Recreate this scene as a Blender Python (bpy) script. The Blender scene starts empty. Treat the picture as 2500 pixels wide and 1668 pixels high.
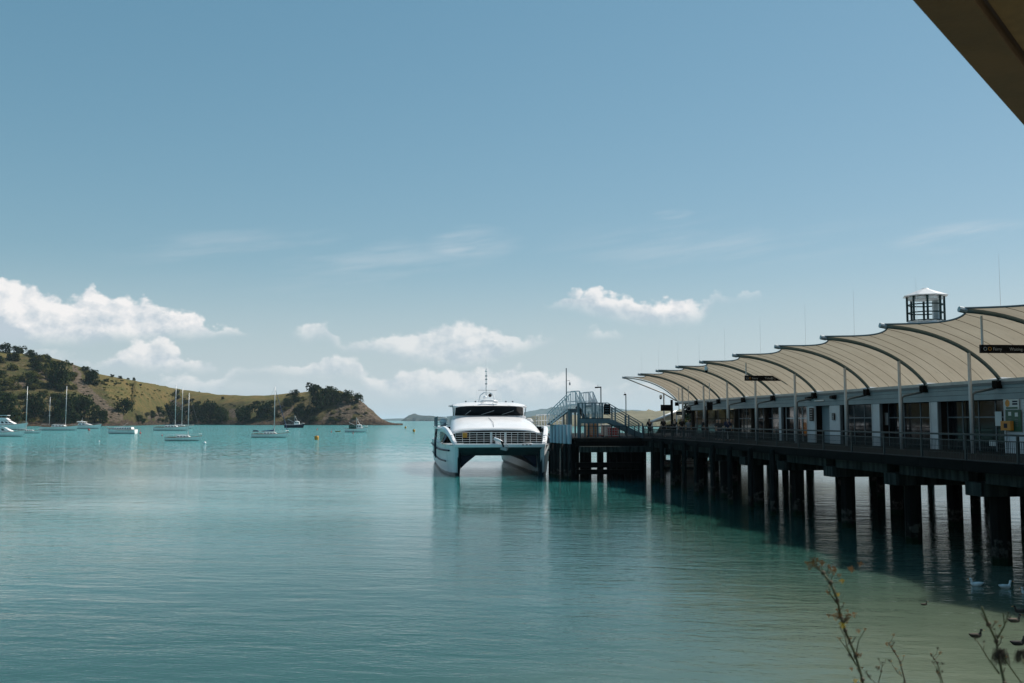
import bpy, math, random
from mathutils import Vector, Matrix, noise
R = math.radians
random.seed(11)
scene = bpy.context.scene
col = scene.collection

# ---------------------------------------------------------------- camera
F = 2430.6; HOR = 1026.5; PITCH = math.atan((HOR - 834) / F); CZ = 5.42
cam_data = bpy.data.cameras.new('camera')
cam_data.lens = 35; cam_data.sensor_width = 36
cam_data.clip_start = 0.1; cam_data.clip_end = 80000
cam_data.dof.use_dof = True; cam_data.dof.focus_distance = 90; cam_data.dof.aperture_fstop = 7.1
cam = bpy.data.objects.new('camera', cam_data)
cam.location = (0, 0, CZ); cam.rotation_euler = (R(90) + PITCH, 0, 0)
col.objects.link(cam); scene.camera = cam

# ---------------------------------------------------------------- view, sky, sun
scene.view_settings.view_transform = 'Standard'
scene.view_settings.look = 'None'
scene.view_settings.exposure = 0.24
scene.view_settings.gamma = 1.0
scene.view_settings.use_curve_mapping = False
scene.render.engine = 'CYCLES'
scene.cycles.use_denoising = True
scene.cycles.max_bounces = 6
scene.cycles.transparent_max_bounces = 8
scene.cycles.caustics_reflective = False
scene.cycles.caustics_refractive = False
scene.cycles.sample_clamp_indirect = 4
scene.cycles.volume_bounces = 2

SUN_AZ, SUN_EL = R(60), R(50)          # azimuth from the view direction towards the right
SUN = Vector((math.cos(SUN_EL) * math.sin(SUN_AZ), math.cos(SUN_EL) * math.cos(SUN_AZ), math.sin(SUN_EL)))
sl = bpy.data.lights.new('sun', 'SUN'); sl.energy = 5.0; sl.angle = R(0.55); sl.color = (1, 0.93, 0.84)
so = bpy.data.objects.new('sun', sl); so.rotation_euler = SUN.to_track_quat('Z', 'Y').to_euler()
so.location = SUN * 200; col.objects.link(so)

def ray(px, py):
    xc = (px - 1250) / F; yc = (834 - py) / F
    return Vector((xc, math.cos(PITCH) - yc * math.sin(PITCH), math.sin(PITCH) + yc * math.cos(PITCH)))
def at(px, py, Y):
    r = ray(px, py); return Vector((0, 0, CZ)) + r * (Y / r.y)
def on(px, py, z):
    r = ray(px, py); return Vector((0, 0, CZ)) + r * ((z - CZ) / r.z)
def proj(p):
    x, y, z = p[0], p[1], p[2] - CZ
    d = y * math.cos(PITCH) + z * math.sin(PITCH); up = -y * math.sin(PITCH) + z * math.cos(PITCH)
    return 1250 + F * x / d, 834 - F * up / d

world = bpy.data.worlds.new('World'); scene.world = world; world.use_nodes = True
WN = world.node_tree; WN.nodes.clear()
class NT:
    def __init__(s, t): s.t = t
    def n(s, typ, **kw):
        nd = s.t.nodes.new(typ)
        for k, v in kw.items(): setattr(nd, k, v)
        return nd
    def l(s, a, b): s.t.links.new(a, b)
    def put(s, sock, val):
        if hasattr(val, 'is_linked') or hasattr(val, 'links'): s.l(val, sock)
        else: sock.default_value = val
    def m(s, op, a, b=0.0, c=0.0, clamp=False):
        nd = s.n('ShaderNodeMath', operation=op, use_clamp=clamp)
        for i, v in enumerate((a, b, c)): s.put(nd.inputs[i], v)
        return nd.outputs[0]
    def ss(s, v, lo, hi, a=0.0, b=1.0):
        nd = s.n('ShaderNodeMapRange', interpolation_type='SMOOTHSTEP', clamp=True)
        for i, q in enumerate((v, lo, hi, a, b)): s.put(nd.inputs[i], q)
        return nd.outputs[0]
    def mix(s, f, a, b):
        nd = s.n('ShaderNodeMix', data_type='RGBA')
        s.put(nd.inputs[0], f)
        s.put(nd.inputs[6], a if not isinstance(a, tuple) else (*a, 1)[:4]); s.put(nd.inputs[7], b if not isinstance(b, tuple) else (*b, 1)[:4])
        return nd.outputs[2]
    def noise(s, vec, scale, detail=4, rough=0.5, dist=0.0, lac=2.0, dim='3D'):
        nd = s.n('ShaderNodeTexNoise', noise_dimensions=dim)
        if vec is not None: s.l(vec, nd.inputs['Vector'])
        nd.inputs['Scale'].default_value = scale; nd.inputs['Detail'].default_value = detail
        nd.inputs['Roughness'].default_value = rough; nd.inputs['Distortion'].default_value = dist
        nd.inputs['Lacunarity'].default_value = lac
        return nd.outputs[0]
    def comb(s, x, y, z=0.0):
        nd = s.n('ShaderNodeCombineXYZ')
        for i, v in enumerate((x, y, z)): s.put(nd.inputs[i], v)
        return nd.outputs[0]
    def vmul(s, v, k):
        nd = s.n('ShaderNodeVectorMath', operation='MULTIPLY'); s.l(v, nd.inputs[0]); nd.inputs[1].default_value = k
        return nd.outputs[0]

W = NT(WN)
sky = W.n('ShaderNodeTexSky', sky_type='NISHITA')
sky.sun_disc = False; sky.sun_elevation = SUN_EL; sky.sun_rotation = SUN_AZ
sky.altitude = 0; sky.air_density = 1.0; sky.dust_density = 0.2; sky.ozone_density = 1.0
# the camera's soft tone response, applied to the whole sky alike
SKYK = 0.11
g0 = W.vmul(sky.outputs[0], (SKYK,) * 3)
sg_ = W.n('ShaderNodeSeparateColor'); W.l(g0, sg_.inputs[0]); cg_ = W.n('ShaderNodeCombineColor')
for i_, (gma, kk) in enumerate(((.92, .575), (.64, .567), (.62, .585))):
    W.l(W.m('MULTIPLY', W.m('POWER', W.m('MAXIMUM', sg_.outputs[i_], 1e-4), gma), kk / SKYK), cg_.inputs[i_])
SKY = cg_.outputs[0]
tc = W.n('ShaderNodeTexCoord'); sx = W.n('ShaderNodeSeparateXYZ'); W.l(tc.outputs['Generated'], sx.inputs[0])
hyp = W.m('SQRT', W.m('ADD', W.m('MULTIPLY', sx.outputs[0], sx.outputs[0]), W.m('MULTIPLY', sx.outputs[1], sx.outputs[1])))
AZ = W.m('ARCTAN2', sx.outputs[0], sx.outputs[1])
EL = W.m('DIVIDE', sx.outputs[2], W.m('MAXIMUM', hyp, 0.001))
AZR = 0.49
X01 = W.m('PINGPONG', W.m('ADD', W.m('DIVIDE', AZ, 2 * AZR), 0.5), 1.0)
CV = W.comb(AZ, W.m('MULTIPLY', EL, 1.25))
n_big = W.noise(CV, 19, 9, 0.6, 0.0)
shift = W.n('ShaderNodeVectorMath', operation='ADD'); W.l(CV, shift.inputs[0]); shift.inputs[1].default_value = (0.008, 0.0085, 0)
n_off = W.noise(shift.outputs[0], 19, 9, 0.6, 0.0)
vor = W.n('ShaderNodeTexVoronoi', feature='SMOOTH_F1', voronoi_dimensions='2D'); vor.inputs['Scale'].default_value = 55
vor.inputs['Smoothness'].default_value = 0.35; vor.inputs['Detail'].default_value = 2
W.l(CV, vor.inputs['Vector'])
puff = W.m('SUBTRACT', 0.45, vor.outputs['Distance'])
relief = W.m('SUBTRACT', n_big, n_off)
def azel(px, py):
    r = ray(px, py); return math.atan2(r.x, r.y) / (2 * AZR) + 0.5, r.z / math.hypot(r.x, r.y)
K = 1.0638
def cloud_layer(base, stops, amp, soft_t, soft_b, opac, lit, dark, relief_k=5.0):
    """stops: (x, top y, bottom y, density) in the 2350-wide view"""
    rp = W.n('ShaderNodeValToRGB'); cr = rp.color_ramp; cr.interpolation = 'LINEAR'
    pts = []
    for x, yt, yb, dn in stops:
        a, e1 = azel(x * K, yt * K); _, e0 = azel(x * K, yb * K); pts.append((a, e1 + .08 * (e1 - e0), e0 - .10 * (e1 - e0), dn))
    while len(cr.elements) < len(pts): cr.elements.new(0.5)
    for e, (a, e1, e0, dn) in zip(cr.elements, pts): e.position = min(max(a, 0), 1)
    for e, (a, e1, e0, dn) in zip(cr.elements, pts): e.color = (e1, e0, dn, 1)
    W.l(X01, rp.inputs[0])
    sp = W.n('ShaderNodeSeparateColor'); W.l(rp.outputs[0], sp.inputs[0])
    top, bot, den = sp.outputs[0], sp.outputs[1], sp.outputs[2]
    th = W.m('SUBTRACT', top, bot)
    wob = W.m('ADD', W.m('MULTIPLY', W.m('SUBTRACT', n_big, 0.5), amp), W.m('MULTIPLY', puff, amp * 0.22))
    elw = W.m('SUBTRACT', EL, wob)
    at_ = W.ss(W.m('SUBTRACT', top, elw), -soft_t, soft_t)
    elb = W.m('SUBTRACT', EL, W.m('MULTIPLY', W.m('SUBTRACT', n_big, 0.5), amp * 0.5))
    ab = W.ss(W.m('SUBTRACT', elb, bot), -soft_b * 0.5, soft_b)
    has = W.ss(th, 0.002, 0.006)
    al = W.m('MULTIPLY', W.m('MULTIPLY', at_, ab), W.m('MULTIPLY', W.m('MULTIPLY', den, opac), has), clamp=True)
    hgt = W.m('DIVIDE', W.m('SUBTRACT', elw, bot), W.m('MAXIMUM', th, 0.004))
    sh = W.m('ADD', W.m('MULTIPLY', hgt, 0.75), W.m('ADD', 0.12, W.m('MULTIPLY', relief, relief_k)), clamp=True)
    return W.mix(al, base, W.mix(sh, dark, lit))
def c(r, g, b): return (r / SKYK, g / SKYK, b / SKYK)
LIT, DRK = c(.80, .78, .77), c(.44, .51, .57)
base = W.mix(W.ss(EL, .17, .0, 0, .92), SKY, c(.430, .512, .560))          # pale haze along the whole horizon
# high thin streaks
st = W.noise(W.comb(W.m('MULTIPLY', AZ, 5.0), W.m('SUBTRACT', W.m('MULTIPLY', EL, 38.0), W.m('MULTIPLY', AZ, 5.0))), 1.0, 6, 0.6)
def cirrus(base, px, py, wx, wy, k):
    a, e = azel(px * K, py * K); _, e2 = azel(px * K, (py - wy) * K); a2, _ = azel((px + wx) * K, py * K)
    dx = W.m('DIVIDE', W.m('SUBTRACT', X01, a), a2 - a); dy = W.m('DIVIDE', W.m('SUBTRACT', EL, e), e2 - e)
    r2 = W.m('ADD', W.m('MULTIPLY', dx, dx), W.m('MULTIPLY', dy, dy))
    f = W.m('MULTIPLY', W.ss(r2, 1.0, 0.0), W.ss(st, 0.42, 0.75, 0, k))
    return W.mix(f, base, c(.60, .63, .66))
base = cirrus(base, 1090, 555, 130, 45, .5)
base = cirrus(base, 2230, 545, 240, 45, .55)
base = cirrus(base, 1545, 492, 60, 16, .7)
base = cirrus(base, 700, 600, 500, 90, .28)
base = cirrus(base, 1650, 560, 500, 80, .22)
base = cloud_layer(base, [(0, 648, 775, 1), (60, 652, 782, 1), (110, 682, 785, 1), (160, 690, 780, 1), (215, 664, 778, 1), (275, 684, 776, 1), (330, 690, 774, 1),
    (400, 716, 772, 1), (450, 722, 770, 1), (500, 744, 768, 1), (560, 757, 766, .8), (610, 766, 766, 0), (1225, 700, 700, 0), (1290, 684, 704, .8), (1350, 672, 716, .9),
    (1440, 682, 730, .9), (1500, 690, 738, 1), (1570, 686, 740, 1), (1605, 700, 738, .6), (1640, 674, 688, .55), (1740, 676, 686, .5), (1770, 682, 682, 0), (2350, 700, 700, 0)],
    .042, .0036, .014, .95, LIT, DRK)
base = cloud_layer(base, [(0, 800, 812, .5), (170, 812, 840, .5), (215, 830, 844, .7), (265, 822, 846, 1), (300, 795, 847, 1), (340, 783, 848, 1), (372, 774, 849, 1), (398, 796, 849, 1),
    (425, 822, 849, 1), (455, 816, 848, 1), (490, 832, 846, .9), (515, 846, 846, 0), (655, 772, 772, 0), (700, 746, 778, .75), (745, 738, 772, .7), (790, 790, 806, .6), (860, 788, 812, .7), (910, 770, 822, .8),
    (1000, 756, 828, .85), (1075, 744, 830, .9), (1130, 758, 826, .85), (1200, 776, 806, .7), (1250, 768, 788, .7), (1290, 780, 780, 0), (1320, 772, 772, 0), (1370, 752, 778, .6), (1420, 758, 774, .5), (1450, 766, 766, 0), (2350, 800, 800, 0)],
    .033, .0034, .012, .78, LIT, DRK)
base = cloud_layer(base, [(0, 880, 900, .6), (380, 872, 890, .8), (430, 862, 892, .9), (500, 868, 895, .85), (545, 838, 856, .8), (600, 842, 858, .7), (640, 840, 862, .6), (700, 832, 866, .9), (760, 822, 866, .95), (820, 828, 866, .9),
    (850, 862, 900, .9), (930, 856, 906, .95), (1000, 848, 910, 1), (1080, 852, 912, 1), (1180, 850, 912, 1), (1260, 862, 910, .95), (1310, 856, 908, .9), (1350, 872, 902, .7), (1420, 890, 905, .5), (1480, 882, 900, .8),
    (1545, 886, 902, .7), (1600, 895, 905, .4), (2350, 880, 905, .7)],
    .036, .0036, .014, .60, LIT, DRK)
base = cloud_layer(base, [(0, 900, 925, .5), (500, 880, 915, .7), (640, 878, 905, .7), (800, 884, 916, .6), (1000, 905, 930, .6), (1400, 905, 930, .5), (2350, 900, 925, .5)],
    .02, .006, .02, .42, c(.60, .64, .66), c(.48, .54, .58))
bg = W.n('ShaderNodeBackground'); W.l(base, bg.inputs[0]); bg.inputs[1].default_value = SKYK
wo = W.n('ShaderNodeOutputWorld'); W.l(bg.outputs[0], wo.inputs[0])
world.cycles.sampling_method = 'MANUAL'; world.cycles.sample_map_resolution = 512

# ================================================================ helpers
class MB:
    def __init__(s, off=(0, 0, 0)): s.v = []; s.f = []; s.o = Vector(off)
    def add(s, vs, fs):
        n = len(s.v); s.v += [tuple(Vector(a) - s.o) for a in vs]; s.f += [tuple(i + n for i in f) for f in fs]
    def box(s, x0, x1, y0, y1, z0, z1):
        s.add([(x0, y0, z0), (x1, y0, z0), (x1, y1, z0), (x0, y1, z0), (x0, y0, z1), (x1, y0, z1), (x1, y1, z1), (x0, y1, z1)],
              [(0, 3, 2, 1), (4, 5, 6, 7), (0, 1, 5, 4), (1, 2, 6, 5), (2, 3, 7, 6), (3, 0, 4, 7)])
        return s
    def bar(s, a, b, w, h=None, up=(0, 0, 1)):
        a = Vector(a); b = Vector(b); h = h or w; d = (b - a).normalized(); up = Vector(up)
        if abs(d.dot(up)) > 0.98: up = Vector((0, 1, 0))
        r = d.cross(up).normalized() * (w / 2); u = r.cross(d).normalized() * (h / 2)
        q = [a - r - u, a + r - u, a + r + u, a - r + u, b - r - u, b + r - u, b + r + u, b - r + u]
        s.add(q, [(0, 3, 2, 1), (4, 5, 6, 7), (0, 1, 5, 4), (1, 2, 6, 5), (2, 3, 7, 6), (3, 0, 4, 7)]); return s
    def tube(s, pts, r, n=6, caps=True):
        pts = [Vector(p) for p in pts]; rs = r if isinstance(r, (list, tuple)) else [r] * len(pts)
        rings = []; pu = None
        for i, p in enumerate(pts):
            d = (pts[min(i + 1, len(pts) - 1)] - pts[max(i - 1, 0)]).normalized()
            if pu is None:
                u = Vector((0, 0, 1)) if abs(d.z) < 0.9 else Vector((1, 0, 0))
            else: u = pu
            x = d.cross(u).normalized(); y = x.cross(d).normalized(); pu = y
            rings.append([p + (x * math.cos(2 * math.pi * k / n) + y * math.sin(2 * math.pi * k / n)) * rs[i] for k in range(n)])
        return s.loft(rings, True, caps)
    def loft(s, rings, closed=True, caps=True):
        n = len(rings[0]); vs = [p for r in rings for p in r]; fs = []
        for i in range(len(rings) - 1):
            for k in range(n if closed else n - 1):
                a = i * n + k; b = i * n + (k + 1) % n
                fs.append((a, b, b + n, a + n))
        if caps and closed:
            fs.append(tuple(reversed(range(n)))); fs.append(tuple(range((len(rings) - 1) * n, len(rings) * n)))
        s.add(vs, fs); return s
    def lathe(s, cx, cy, prof, n=12, caps=True):
        return s.loft([[(cx + r * math.cos(2 * math.pi * k / n), cy + r * math.sin(2 * math.pi * k / n), z) for k in range(n)] for r, z in prof], True, caps)
    def prism(s, pts, vec):
        v = Vector(vec); a = [Vector(p) for p in pts]; n = len(a)
        s.add(a + [p + v for p in a], [tuple(reversed(range(n))), tuple(range(n, 2 * n))] + [(k, (k + 1) % n, (k + 1) % n + n, k + n) for k in range(n)]); return s
    def quad(s, a, b, c_, d): s.add([a, b, c_, d], [(0, 1, 2, 3)]); return s
    def ball(s, c_, r, n=8, m=6, sc=(1, 1, 1)):
        c_ = Vector(c_)
        return s.loft([[(c_.x + r * sc[0] * math.sin(t) * math.cos(2 * math.pi * k / n), c_.y + r * sc[1] * math.sin(t) * math.sin(2 * math.pi * k / n), c_.z - r * sc[2] * math.cos(t)) for k in range(n)]
                       for t in [0.12 + (math.pi - 0.24) * j / m for j in range(m + 1)]])
    def mesh(s, name, mt=None, smooth=False):
        me = bpy.data.meshes.new(name); me.from_pydata(s.v, [], s.f); me.update()
        if mt: me.materials.append(mt)
        if smooth: me.polygons.foreach_set('use_smooth', [True] * len(me.polygons))
        return me
    def build(s, name, mt, parent=None, smooth=False, bevel=0):
        o = bpy.data.objects.new(name, s.mesh(name, mt, smooth)); col.objects.link(o)
        if parent: o.parent = parent
        if bevel:
            b = o.modifiers.new('bevel', 'BEVEL'); b.width = bevel; b.segments = 2; b.limit_method = 'ANGLE'
        return o
def link(name, me, parent=None, loc=(0, 0, 0)):
    o = bpy.data.objects.new(name, me); o.location = loc; col.objects.link(o)
    if parent: o.parent = parent
    return o
def tag(o, label, cat, group=None):
    o['label'] = label; o['category'] = cat
    if group: o['group'] = group
    return o
def thing(name, label, cat, loc=(0, 0, 0), rz=0.0, group=None):
    o = bpy.data.objects.new(name, None); o.empty_display_size = 0.3; o.location = loc; o.rotation_euler = (0, 0, rz)
    col.objects.link(o); return tag(o, label, cat, group)
def copy_tree(o, parent=None):
    c_ = o.copy(); col.objects.link(c_); c_.parent = parent
    for ch in list(o.children): copy_tree(ch, c_)
    return c_
def lerp(tab, x):
    if x <= tab[0][0]: return tab[0][1]
    for (a, va), (b, vb) in zip(tab, tab[1:]):
        if x <= b: return va + (vb - va) * (x - a) / (b - a)
    return tab[-1][1]
def text_mesh(body, size, mt):
    cu = bpy.data.curves.new('lettering', 'FONT'); cu.body = body; cu.size = size; cu.extrude = 0.003; cu.align_x = 'LEFT'; cu.resolution_u = 3
    o = bpy.data.objects.new('lettering_source', cu); col.objects.link(o)
    me = bpy.data.meshes.new_from_object(o.evaluated_get(bpy.context.evaluated_depsgraph_get()))
    bpy.data.objects.remove(o); bpy.data.curves.remove(cu); me.materials.clear(); me.materials.append(mt); return me

# ================================================================ materials
def mat(name, rgb, rough=0.6, metal=0.0, var=0.18, vscale=1.5, bump=0.0, bscale=20, rgb2=None, streak=False, spec=0.5, emit=None):
    m = bpy.data.materials.new(name); m.use_nodes = True; t = NT(m.node_tree); b = m.node_tree.nodes['Principled BSDF']
    tcn = t.n('ShaderNodeTexCoord'); v = tcn.outputs['Object']
    if streak: v = t.vmul(v, (3, 3, 0.35))
    nz = t.noise(v, vscale, 6, 0.6)
    c2 = rgb2 or tuple(x * (1 - var) for x in rgb)
    c1 = rgb if rgb2 else tuple(min(1, x * (1 + var * 0.5)) for x in rgb)
    t.l(t.mix(t.ss(nz, 0.3, 0.7), c2, c1), b.inputs['Base Color'])
    t.l(t.m('ADD', rough - 0.08, t.m('MULTIPLY', nz, 0.16)), b.inputs['Roughness'])
    b.inputs['Metallic'].default_value = metal; b.inputs['Specular IOR Level'].default_value = spec
    if bump:
        bp = t.n('ShaderNodeBump'); bp.inputs['Strength'].default_value = 1; bp.inputs['Distance'].default_value = bump
        t.l(t.noise(v, bscale, 4, 0.6), bp.inputs['Height']); t.l(bp.outputs[0], b.inputs['Normal'])
    return m
M = {}
M['white'] = mat('white_paint', (.78, .79, .80), .35, var=.08)
M['ferry'] = mat('ferry_gelcoat', (.80, .80, .81), .22, var=.05, vscale=.6)
M['hullwhite'] = mat('hull_white', (.90, .88, .85), .3, var=.08, vscale=.5, streak=True)
M['navy'] = mat('navy_paint', (.012, .02, .04), .4, spec=.08)
M['black'] = mat('black_plastic', (.008, .008, .009), .45, spec=.08)
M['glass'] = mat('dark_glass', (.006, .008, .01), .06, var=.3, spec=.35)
M['rail'] = mat('rail_paint', (.016, .029, .034), .4, spec=.2)
M['railside'] = mat('galvanised', (.40, .43, .44), .45, metal=.3)
M['steel'] = mat('stair_steel', (.11, .17, .20), .5, var=.25)
M['mesh'] = mat('mesh_alloy', (.5, .52, .53), .5, metal=.2)
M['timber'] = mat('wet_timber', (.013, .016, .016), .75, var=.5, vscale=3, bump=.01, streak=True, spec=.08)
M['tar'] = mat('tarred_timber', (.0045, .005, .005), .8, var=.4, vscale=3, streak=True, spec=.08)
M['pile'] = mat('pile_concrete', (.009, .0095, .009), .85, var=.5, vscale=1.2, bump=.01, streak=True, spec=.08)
def tide(m):
    t = NT(m.node_tree); b = m.node_tree.nodes['Principled BSDF']; lk = b.inputs['Base Color'].links[0].from_socket
    geo = t.n('ShaderNodeNewGeometry'); sp = t.n('ShaderNodeSeparateXYZ'); t.l(geo.outputs['Position'], sp.inputs[0]); nz = t.noise(geo.outputs['Position'], 3.0, 5, .65)
    z = t.m('SUBTRACT', sp.outputs[2], t.m('MULTIPLY', t.m('SUBTRACT', nz, .5), .9))
    c1 = t.mix(t.ss(z, .95, .75), lk, t.mix(t.ss(nz, .45, .6), (.012, .012, .010), (.055, .055, .048)))
    t.l(t.mix(t.ss(z, .35, .2), c1, (.006, .016, .008)), b.inputs['Base Color'])
tide(M['pile']); tide(M['timber'])
M['sleeve'] = mat('pile_sleeve', (.36, .47, .56), .45, var=.18, vscale=1.0, streak=True)
M['seam'] = mat('fabric_seam', (.20, .165, .12), .9)
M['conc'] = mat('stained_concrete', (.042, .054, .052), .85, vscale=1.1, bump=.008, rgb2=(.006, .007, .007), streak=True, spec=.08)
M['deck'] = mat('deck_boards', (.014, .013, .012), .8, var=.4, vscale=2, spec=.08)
M['board'] = mat('weatherboard', (.50, .56, .60), .5, var=.12, vscale=.8)
M['fascia'] = mat('fascia_paint', (.20, .28, .32), .5, var=.15, vscale=.8)
M['trim'] = mat('trim_grey', (.10, .13, .15), .5)
M['rib'] = mat('rib_paint', (.12, .18, .19), .4, var=.2)
M['post'] = mat('post_white', (.50, .52, .53), .35, var=.1)
M['roofw'] = mat('roof_white', (.62, .62, .63), .4, var=.1)
M['green'] = mat('green_frame', (.012, .03, .032), .4, spec=.08)
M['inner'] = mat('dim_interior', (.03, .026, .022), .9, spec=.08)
M['sign'] = mat('sign_black', (.006, .0065, .008), .35, spec=.08)
M['letter'] = mat('sign_letter', (.42, .42, .42), .5, var=.02)
M['orange'] = mat('orange_mark', (.55, .24, .03), .5)
M['yellow'] = mat('yellow_buoy', (.62, .29, .02), .5, var=.25)
M['red'] = mat('red_buoy', (.5, .035, .02), .5)
M['cratered'] = mat('red_crate', (.42, .03, .02), .6)
M['blue'] = mat('sail_cover_blue', (.02, .06, .14), .8)
M['gtarp'] = mat('green_tarp', (.01, .07, .05), .8)
M['alu'] = mat('mast_alloy', (.62, .63, .64), .35, metal=.2, var=.1)
M['wire'] = mat('rigging', (.16, .17, .18), .5)
M['teak'] = mat('teak', (.22, .12, .06), .7, var=.3)
M['anti'] = mat('antifouling', (.02, .035, .045), .7, spec=.08)
M['paper'] = mat('notice_paper', (.55, .62, .64), .7, var=.05)
M['poster'] = mat('poster_green', (.015, .09, .05), .5)
M['tread'] = mat('tread_grating', (.06, .08, .09), .7, spec=.08)
M['brown'] = mat('eave_brown', (.20, .125, .085), .7, var=.2, vscale=3, bump=.003, bscale=40)
M['browng'] = mat('soffit_board', (.30, .19, .11), .7, var=.2, vscale=3, streak=True)
M['skin'] = mat('skin', (.42, .26, .19), .6, var=.05)
M['hair'] = mat('hair_dark', (.02, .014, .01), .7)
M['trunk'] = mat('bark', (.09, .07, .05), .9, var=.4, bump=.02, spec=.08)
M['soil'] = mat('bank_soil', (.10, .085, .055), .95, var=.5, vscale=2, rgb2=(.05, .06, .025), bump=.05, bscale=6)

def leaf_mat(name, a, b_):
    m = bpy.data.materials.new(name); m.use_nodes = True; t = NT(m.node_tree); nt = m.node_tree; nt.nodes.clear()
    oi = t.n('ShaderNodeObjectInfo'); geo = t.n('ShaderNodeNewGeometry'); tcn = t.n('ShaderNodeTexCoord')
    f = t.m('ADD', t.m('MULTIPLY', oi.outputs['Random'], .45), t.m('MULTIPLY', geo.outputs['Random Per Island'], .55))
    cc = t.mix(f, a, b_)
    d = t.n('ShaderNodeBsdfDiffuse'); tr = t.n('ShaderNodeBsdfTranslucent'); t.l(cc, d.inputs[0]); t.l(cc, tr.inputs[0])
    mx = t.n('ShaderNodeMixShader'); mx.inputs[0].default_value = .25; t.l(d.outputs[0], mx.inputs[1]); t.l(tr.outputs[0], mx.inputs[2])
    o = t.n('ShaderNodeOutputMaterial'); t.l(mx.outputs[0], o.inputs[0]); return m
M['leaf'] = leaf_mat('leaf_dark', (.010, .017, .007), (.036, .050, .016))
M['scrub'] = leaf_mat('leaf_scrub', (.028, .034, .011), (.125, .118, .034))
M['greyscrub'] = leaf_mat('leaf_grey', (.030, .036, .020), (.085, .085, .050))

# canopy membrane: translucent coated fabric
m = bpy.data.materials.new('canopy_fabric'); m.use_nodes = True; t = NT(m.node_tree); m.node_tree.nodes.clear()
tcn = t.n('ShaderNodeTexCoord'); nz = t.noise(tcn.outputs['Object'], .5, 6, .6); n2 = t.noise(t.vmul(tcn.outputs['Object'], (1, 3, 1)), 2.2, 5, .65)
cc = t.mix(t.ss(nz, .3, .7), (.46, .405, .32), (.51, .455, .365)); cc = t.mix(t.ss(n2, .5, .78, 0, .5), cc, (.31, .275, .22))
d = t.n('ShaderNodeBsdfDiffuse'); tr = t.n('ShaderNodeBsdfTranslucent'); t.l(cc, d.inputs[0]); t.l(cc, tr.inputs[0])
wb = t.n('ShaderNodeBump'); wb.inputs['Strength'].default_value = 1; wb.inputs['Distance'].default_value = .10; t.l(t.noise(t.vmul(tcn.outputs['Object'], (.5, 2.2, .5)), 1.2, 4, .55), wb.inputs['Height']); t.l(wb.outputs[0], d.inputs['Normal']); t.l(wb.outputs[0], tr.inputs['Normal'])
mx = t.n('ShaderNodeMixShader'); mx.inputs[0].default_value = .30; t.l(d.outputs[0], mx.inputs[1]); t.l(tr.outputs[0], mx.inputs[2])
o_ = t.n('ShaderNodeOutputMaterial'); t.l(mx.outputs[0], o_.inputs[0]); M['fabric'] = m

# see-through pane
m = bpy.data.materials.new('clear_pane'); m.use_nodes = True; t = NT(m.node_tree); m.node_tree.nodes.clear()
tp = t.n('ShaderNodeBsdfTransparent'); tp.inputs[0].default_value = (.55, .62, .64, 1); gl = t.n('ShaderNodeBsdfGlossy'); gl.inputs['Roughness'].default_value = .03
fr = t.n('ShaderNodeFresnel'); fr.inputs[0].default_value = 1.5
mx = t.n('ShaderNodeMixShader'); t.l(fr.outputs[0], mx.inputs[0]); t.l(tp.outputs[0], mx.inputs[1]); t.l(gl.outputs[0], mx.inputs[2])
o_ = t.n('ShaderNodeOutputMaterial'); t.l(mx.outputs[0], o_.inputs[0]); M['pane'] = m

# sea water
m = bpy.data.materials.new('sea_water'); m.use_nodes = True; t = NT(m.node_tree); b = m.node_tree.nodes['Principled BSDF']
tcn = t.n('ShaderNodeTexCoord'); P = tcn.outputs['Object']; sp = t.n('ShaderNodeSeparateXYZ'); t.l(P, sp.inputs[0])
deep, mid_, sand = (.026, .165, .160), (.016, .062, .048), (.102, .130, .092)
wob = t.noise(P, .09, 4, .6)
# shallowness towards the beach; rightward weight also paints pier shade into the colour
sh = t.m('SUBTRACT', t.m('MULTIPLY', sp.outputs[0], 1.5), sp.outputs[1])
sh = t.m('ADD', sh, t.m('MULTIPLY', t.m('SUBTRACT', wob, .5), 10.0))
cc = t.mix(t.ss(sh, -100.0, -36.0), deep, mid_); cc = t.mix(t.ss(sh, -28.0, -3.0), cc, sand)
patch = t.noise(t.vmul(P, (.006, .02, 1)), 1.0, 4, .55)
cc = t.mix(t.ss(patch, .45, .72, 0, .35), cc, (.008, .095, .120))
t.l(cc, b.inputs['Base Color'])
calm = t.ss(t.noise(t.vmul(P, (.012, .035, 1)), 1.0, 3, .5), .38, .62, .35, 1.0)
ruf = t.ss(t.m('ADD', sp.outputs[1], t.m('MULTIPLY', t.m('SUBTRACT', wob, .5), 150.0)), 100.0, 280.0, 0.0, 1.0)   # the breeze reaches the open bay
calm = t.m('ADD', calm, t.m('MULTIPLY', ruf, .46))
rot = t.n('ShaderNodeMapping'); rot.inputs['Rotation'].default_value = (0, 0, R(7)); t.l(P, rot.inputs[0]); Q = rot.outputs[0]
w1 = t.noise(t.vmul(Q, (.26, .62, 1)), 1.0, 2, .5, .4)
w2 = t.noise(t.vmul(Q, (1.0, 2.2, 1)), 1.0, 3, .5, .5)
w3 = t.noise(t.vmul(Q, (4.5, 8.5, 1)), 1.0, 3, .55, .3)
hh = t.m('ADD', t.m('MULTIPLY', w1, .095), t.m('MULTIPLY', t.m('ADD', t.m('MULTIPLY', w2, .062), t.m('MULTIPLY', w3, .026)), calm))
bp = t.n('ShaderNodeBump'); bp.inputs['Strength'].default_value = .42; bp.inputs['Distance'].default_value = 1.0
t.l(hh, bp.inputs['Height'])
cn_ = t.n('ShaderNodeTexNoise'); cn_.inputs['Scale'].default_value = 1.3; cn_.inputs['Detail'].default_value = 3; t.l(P, cn_.inputs['Vector'])
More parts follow.
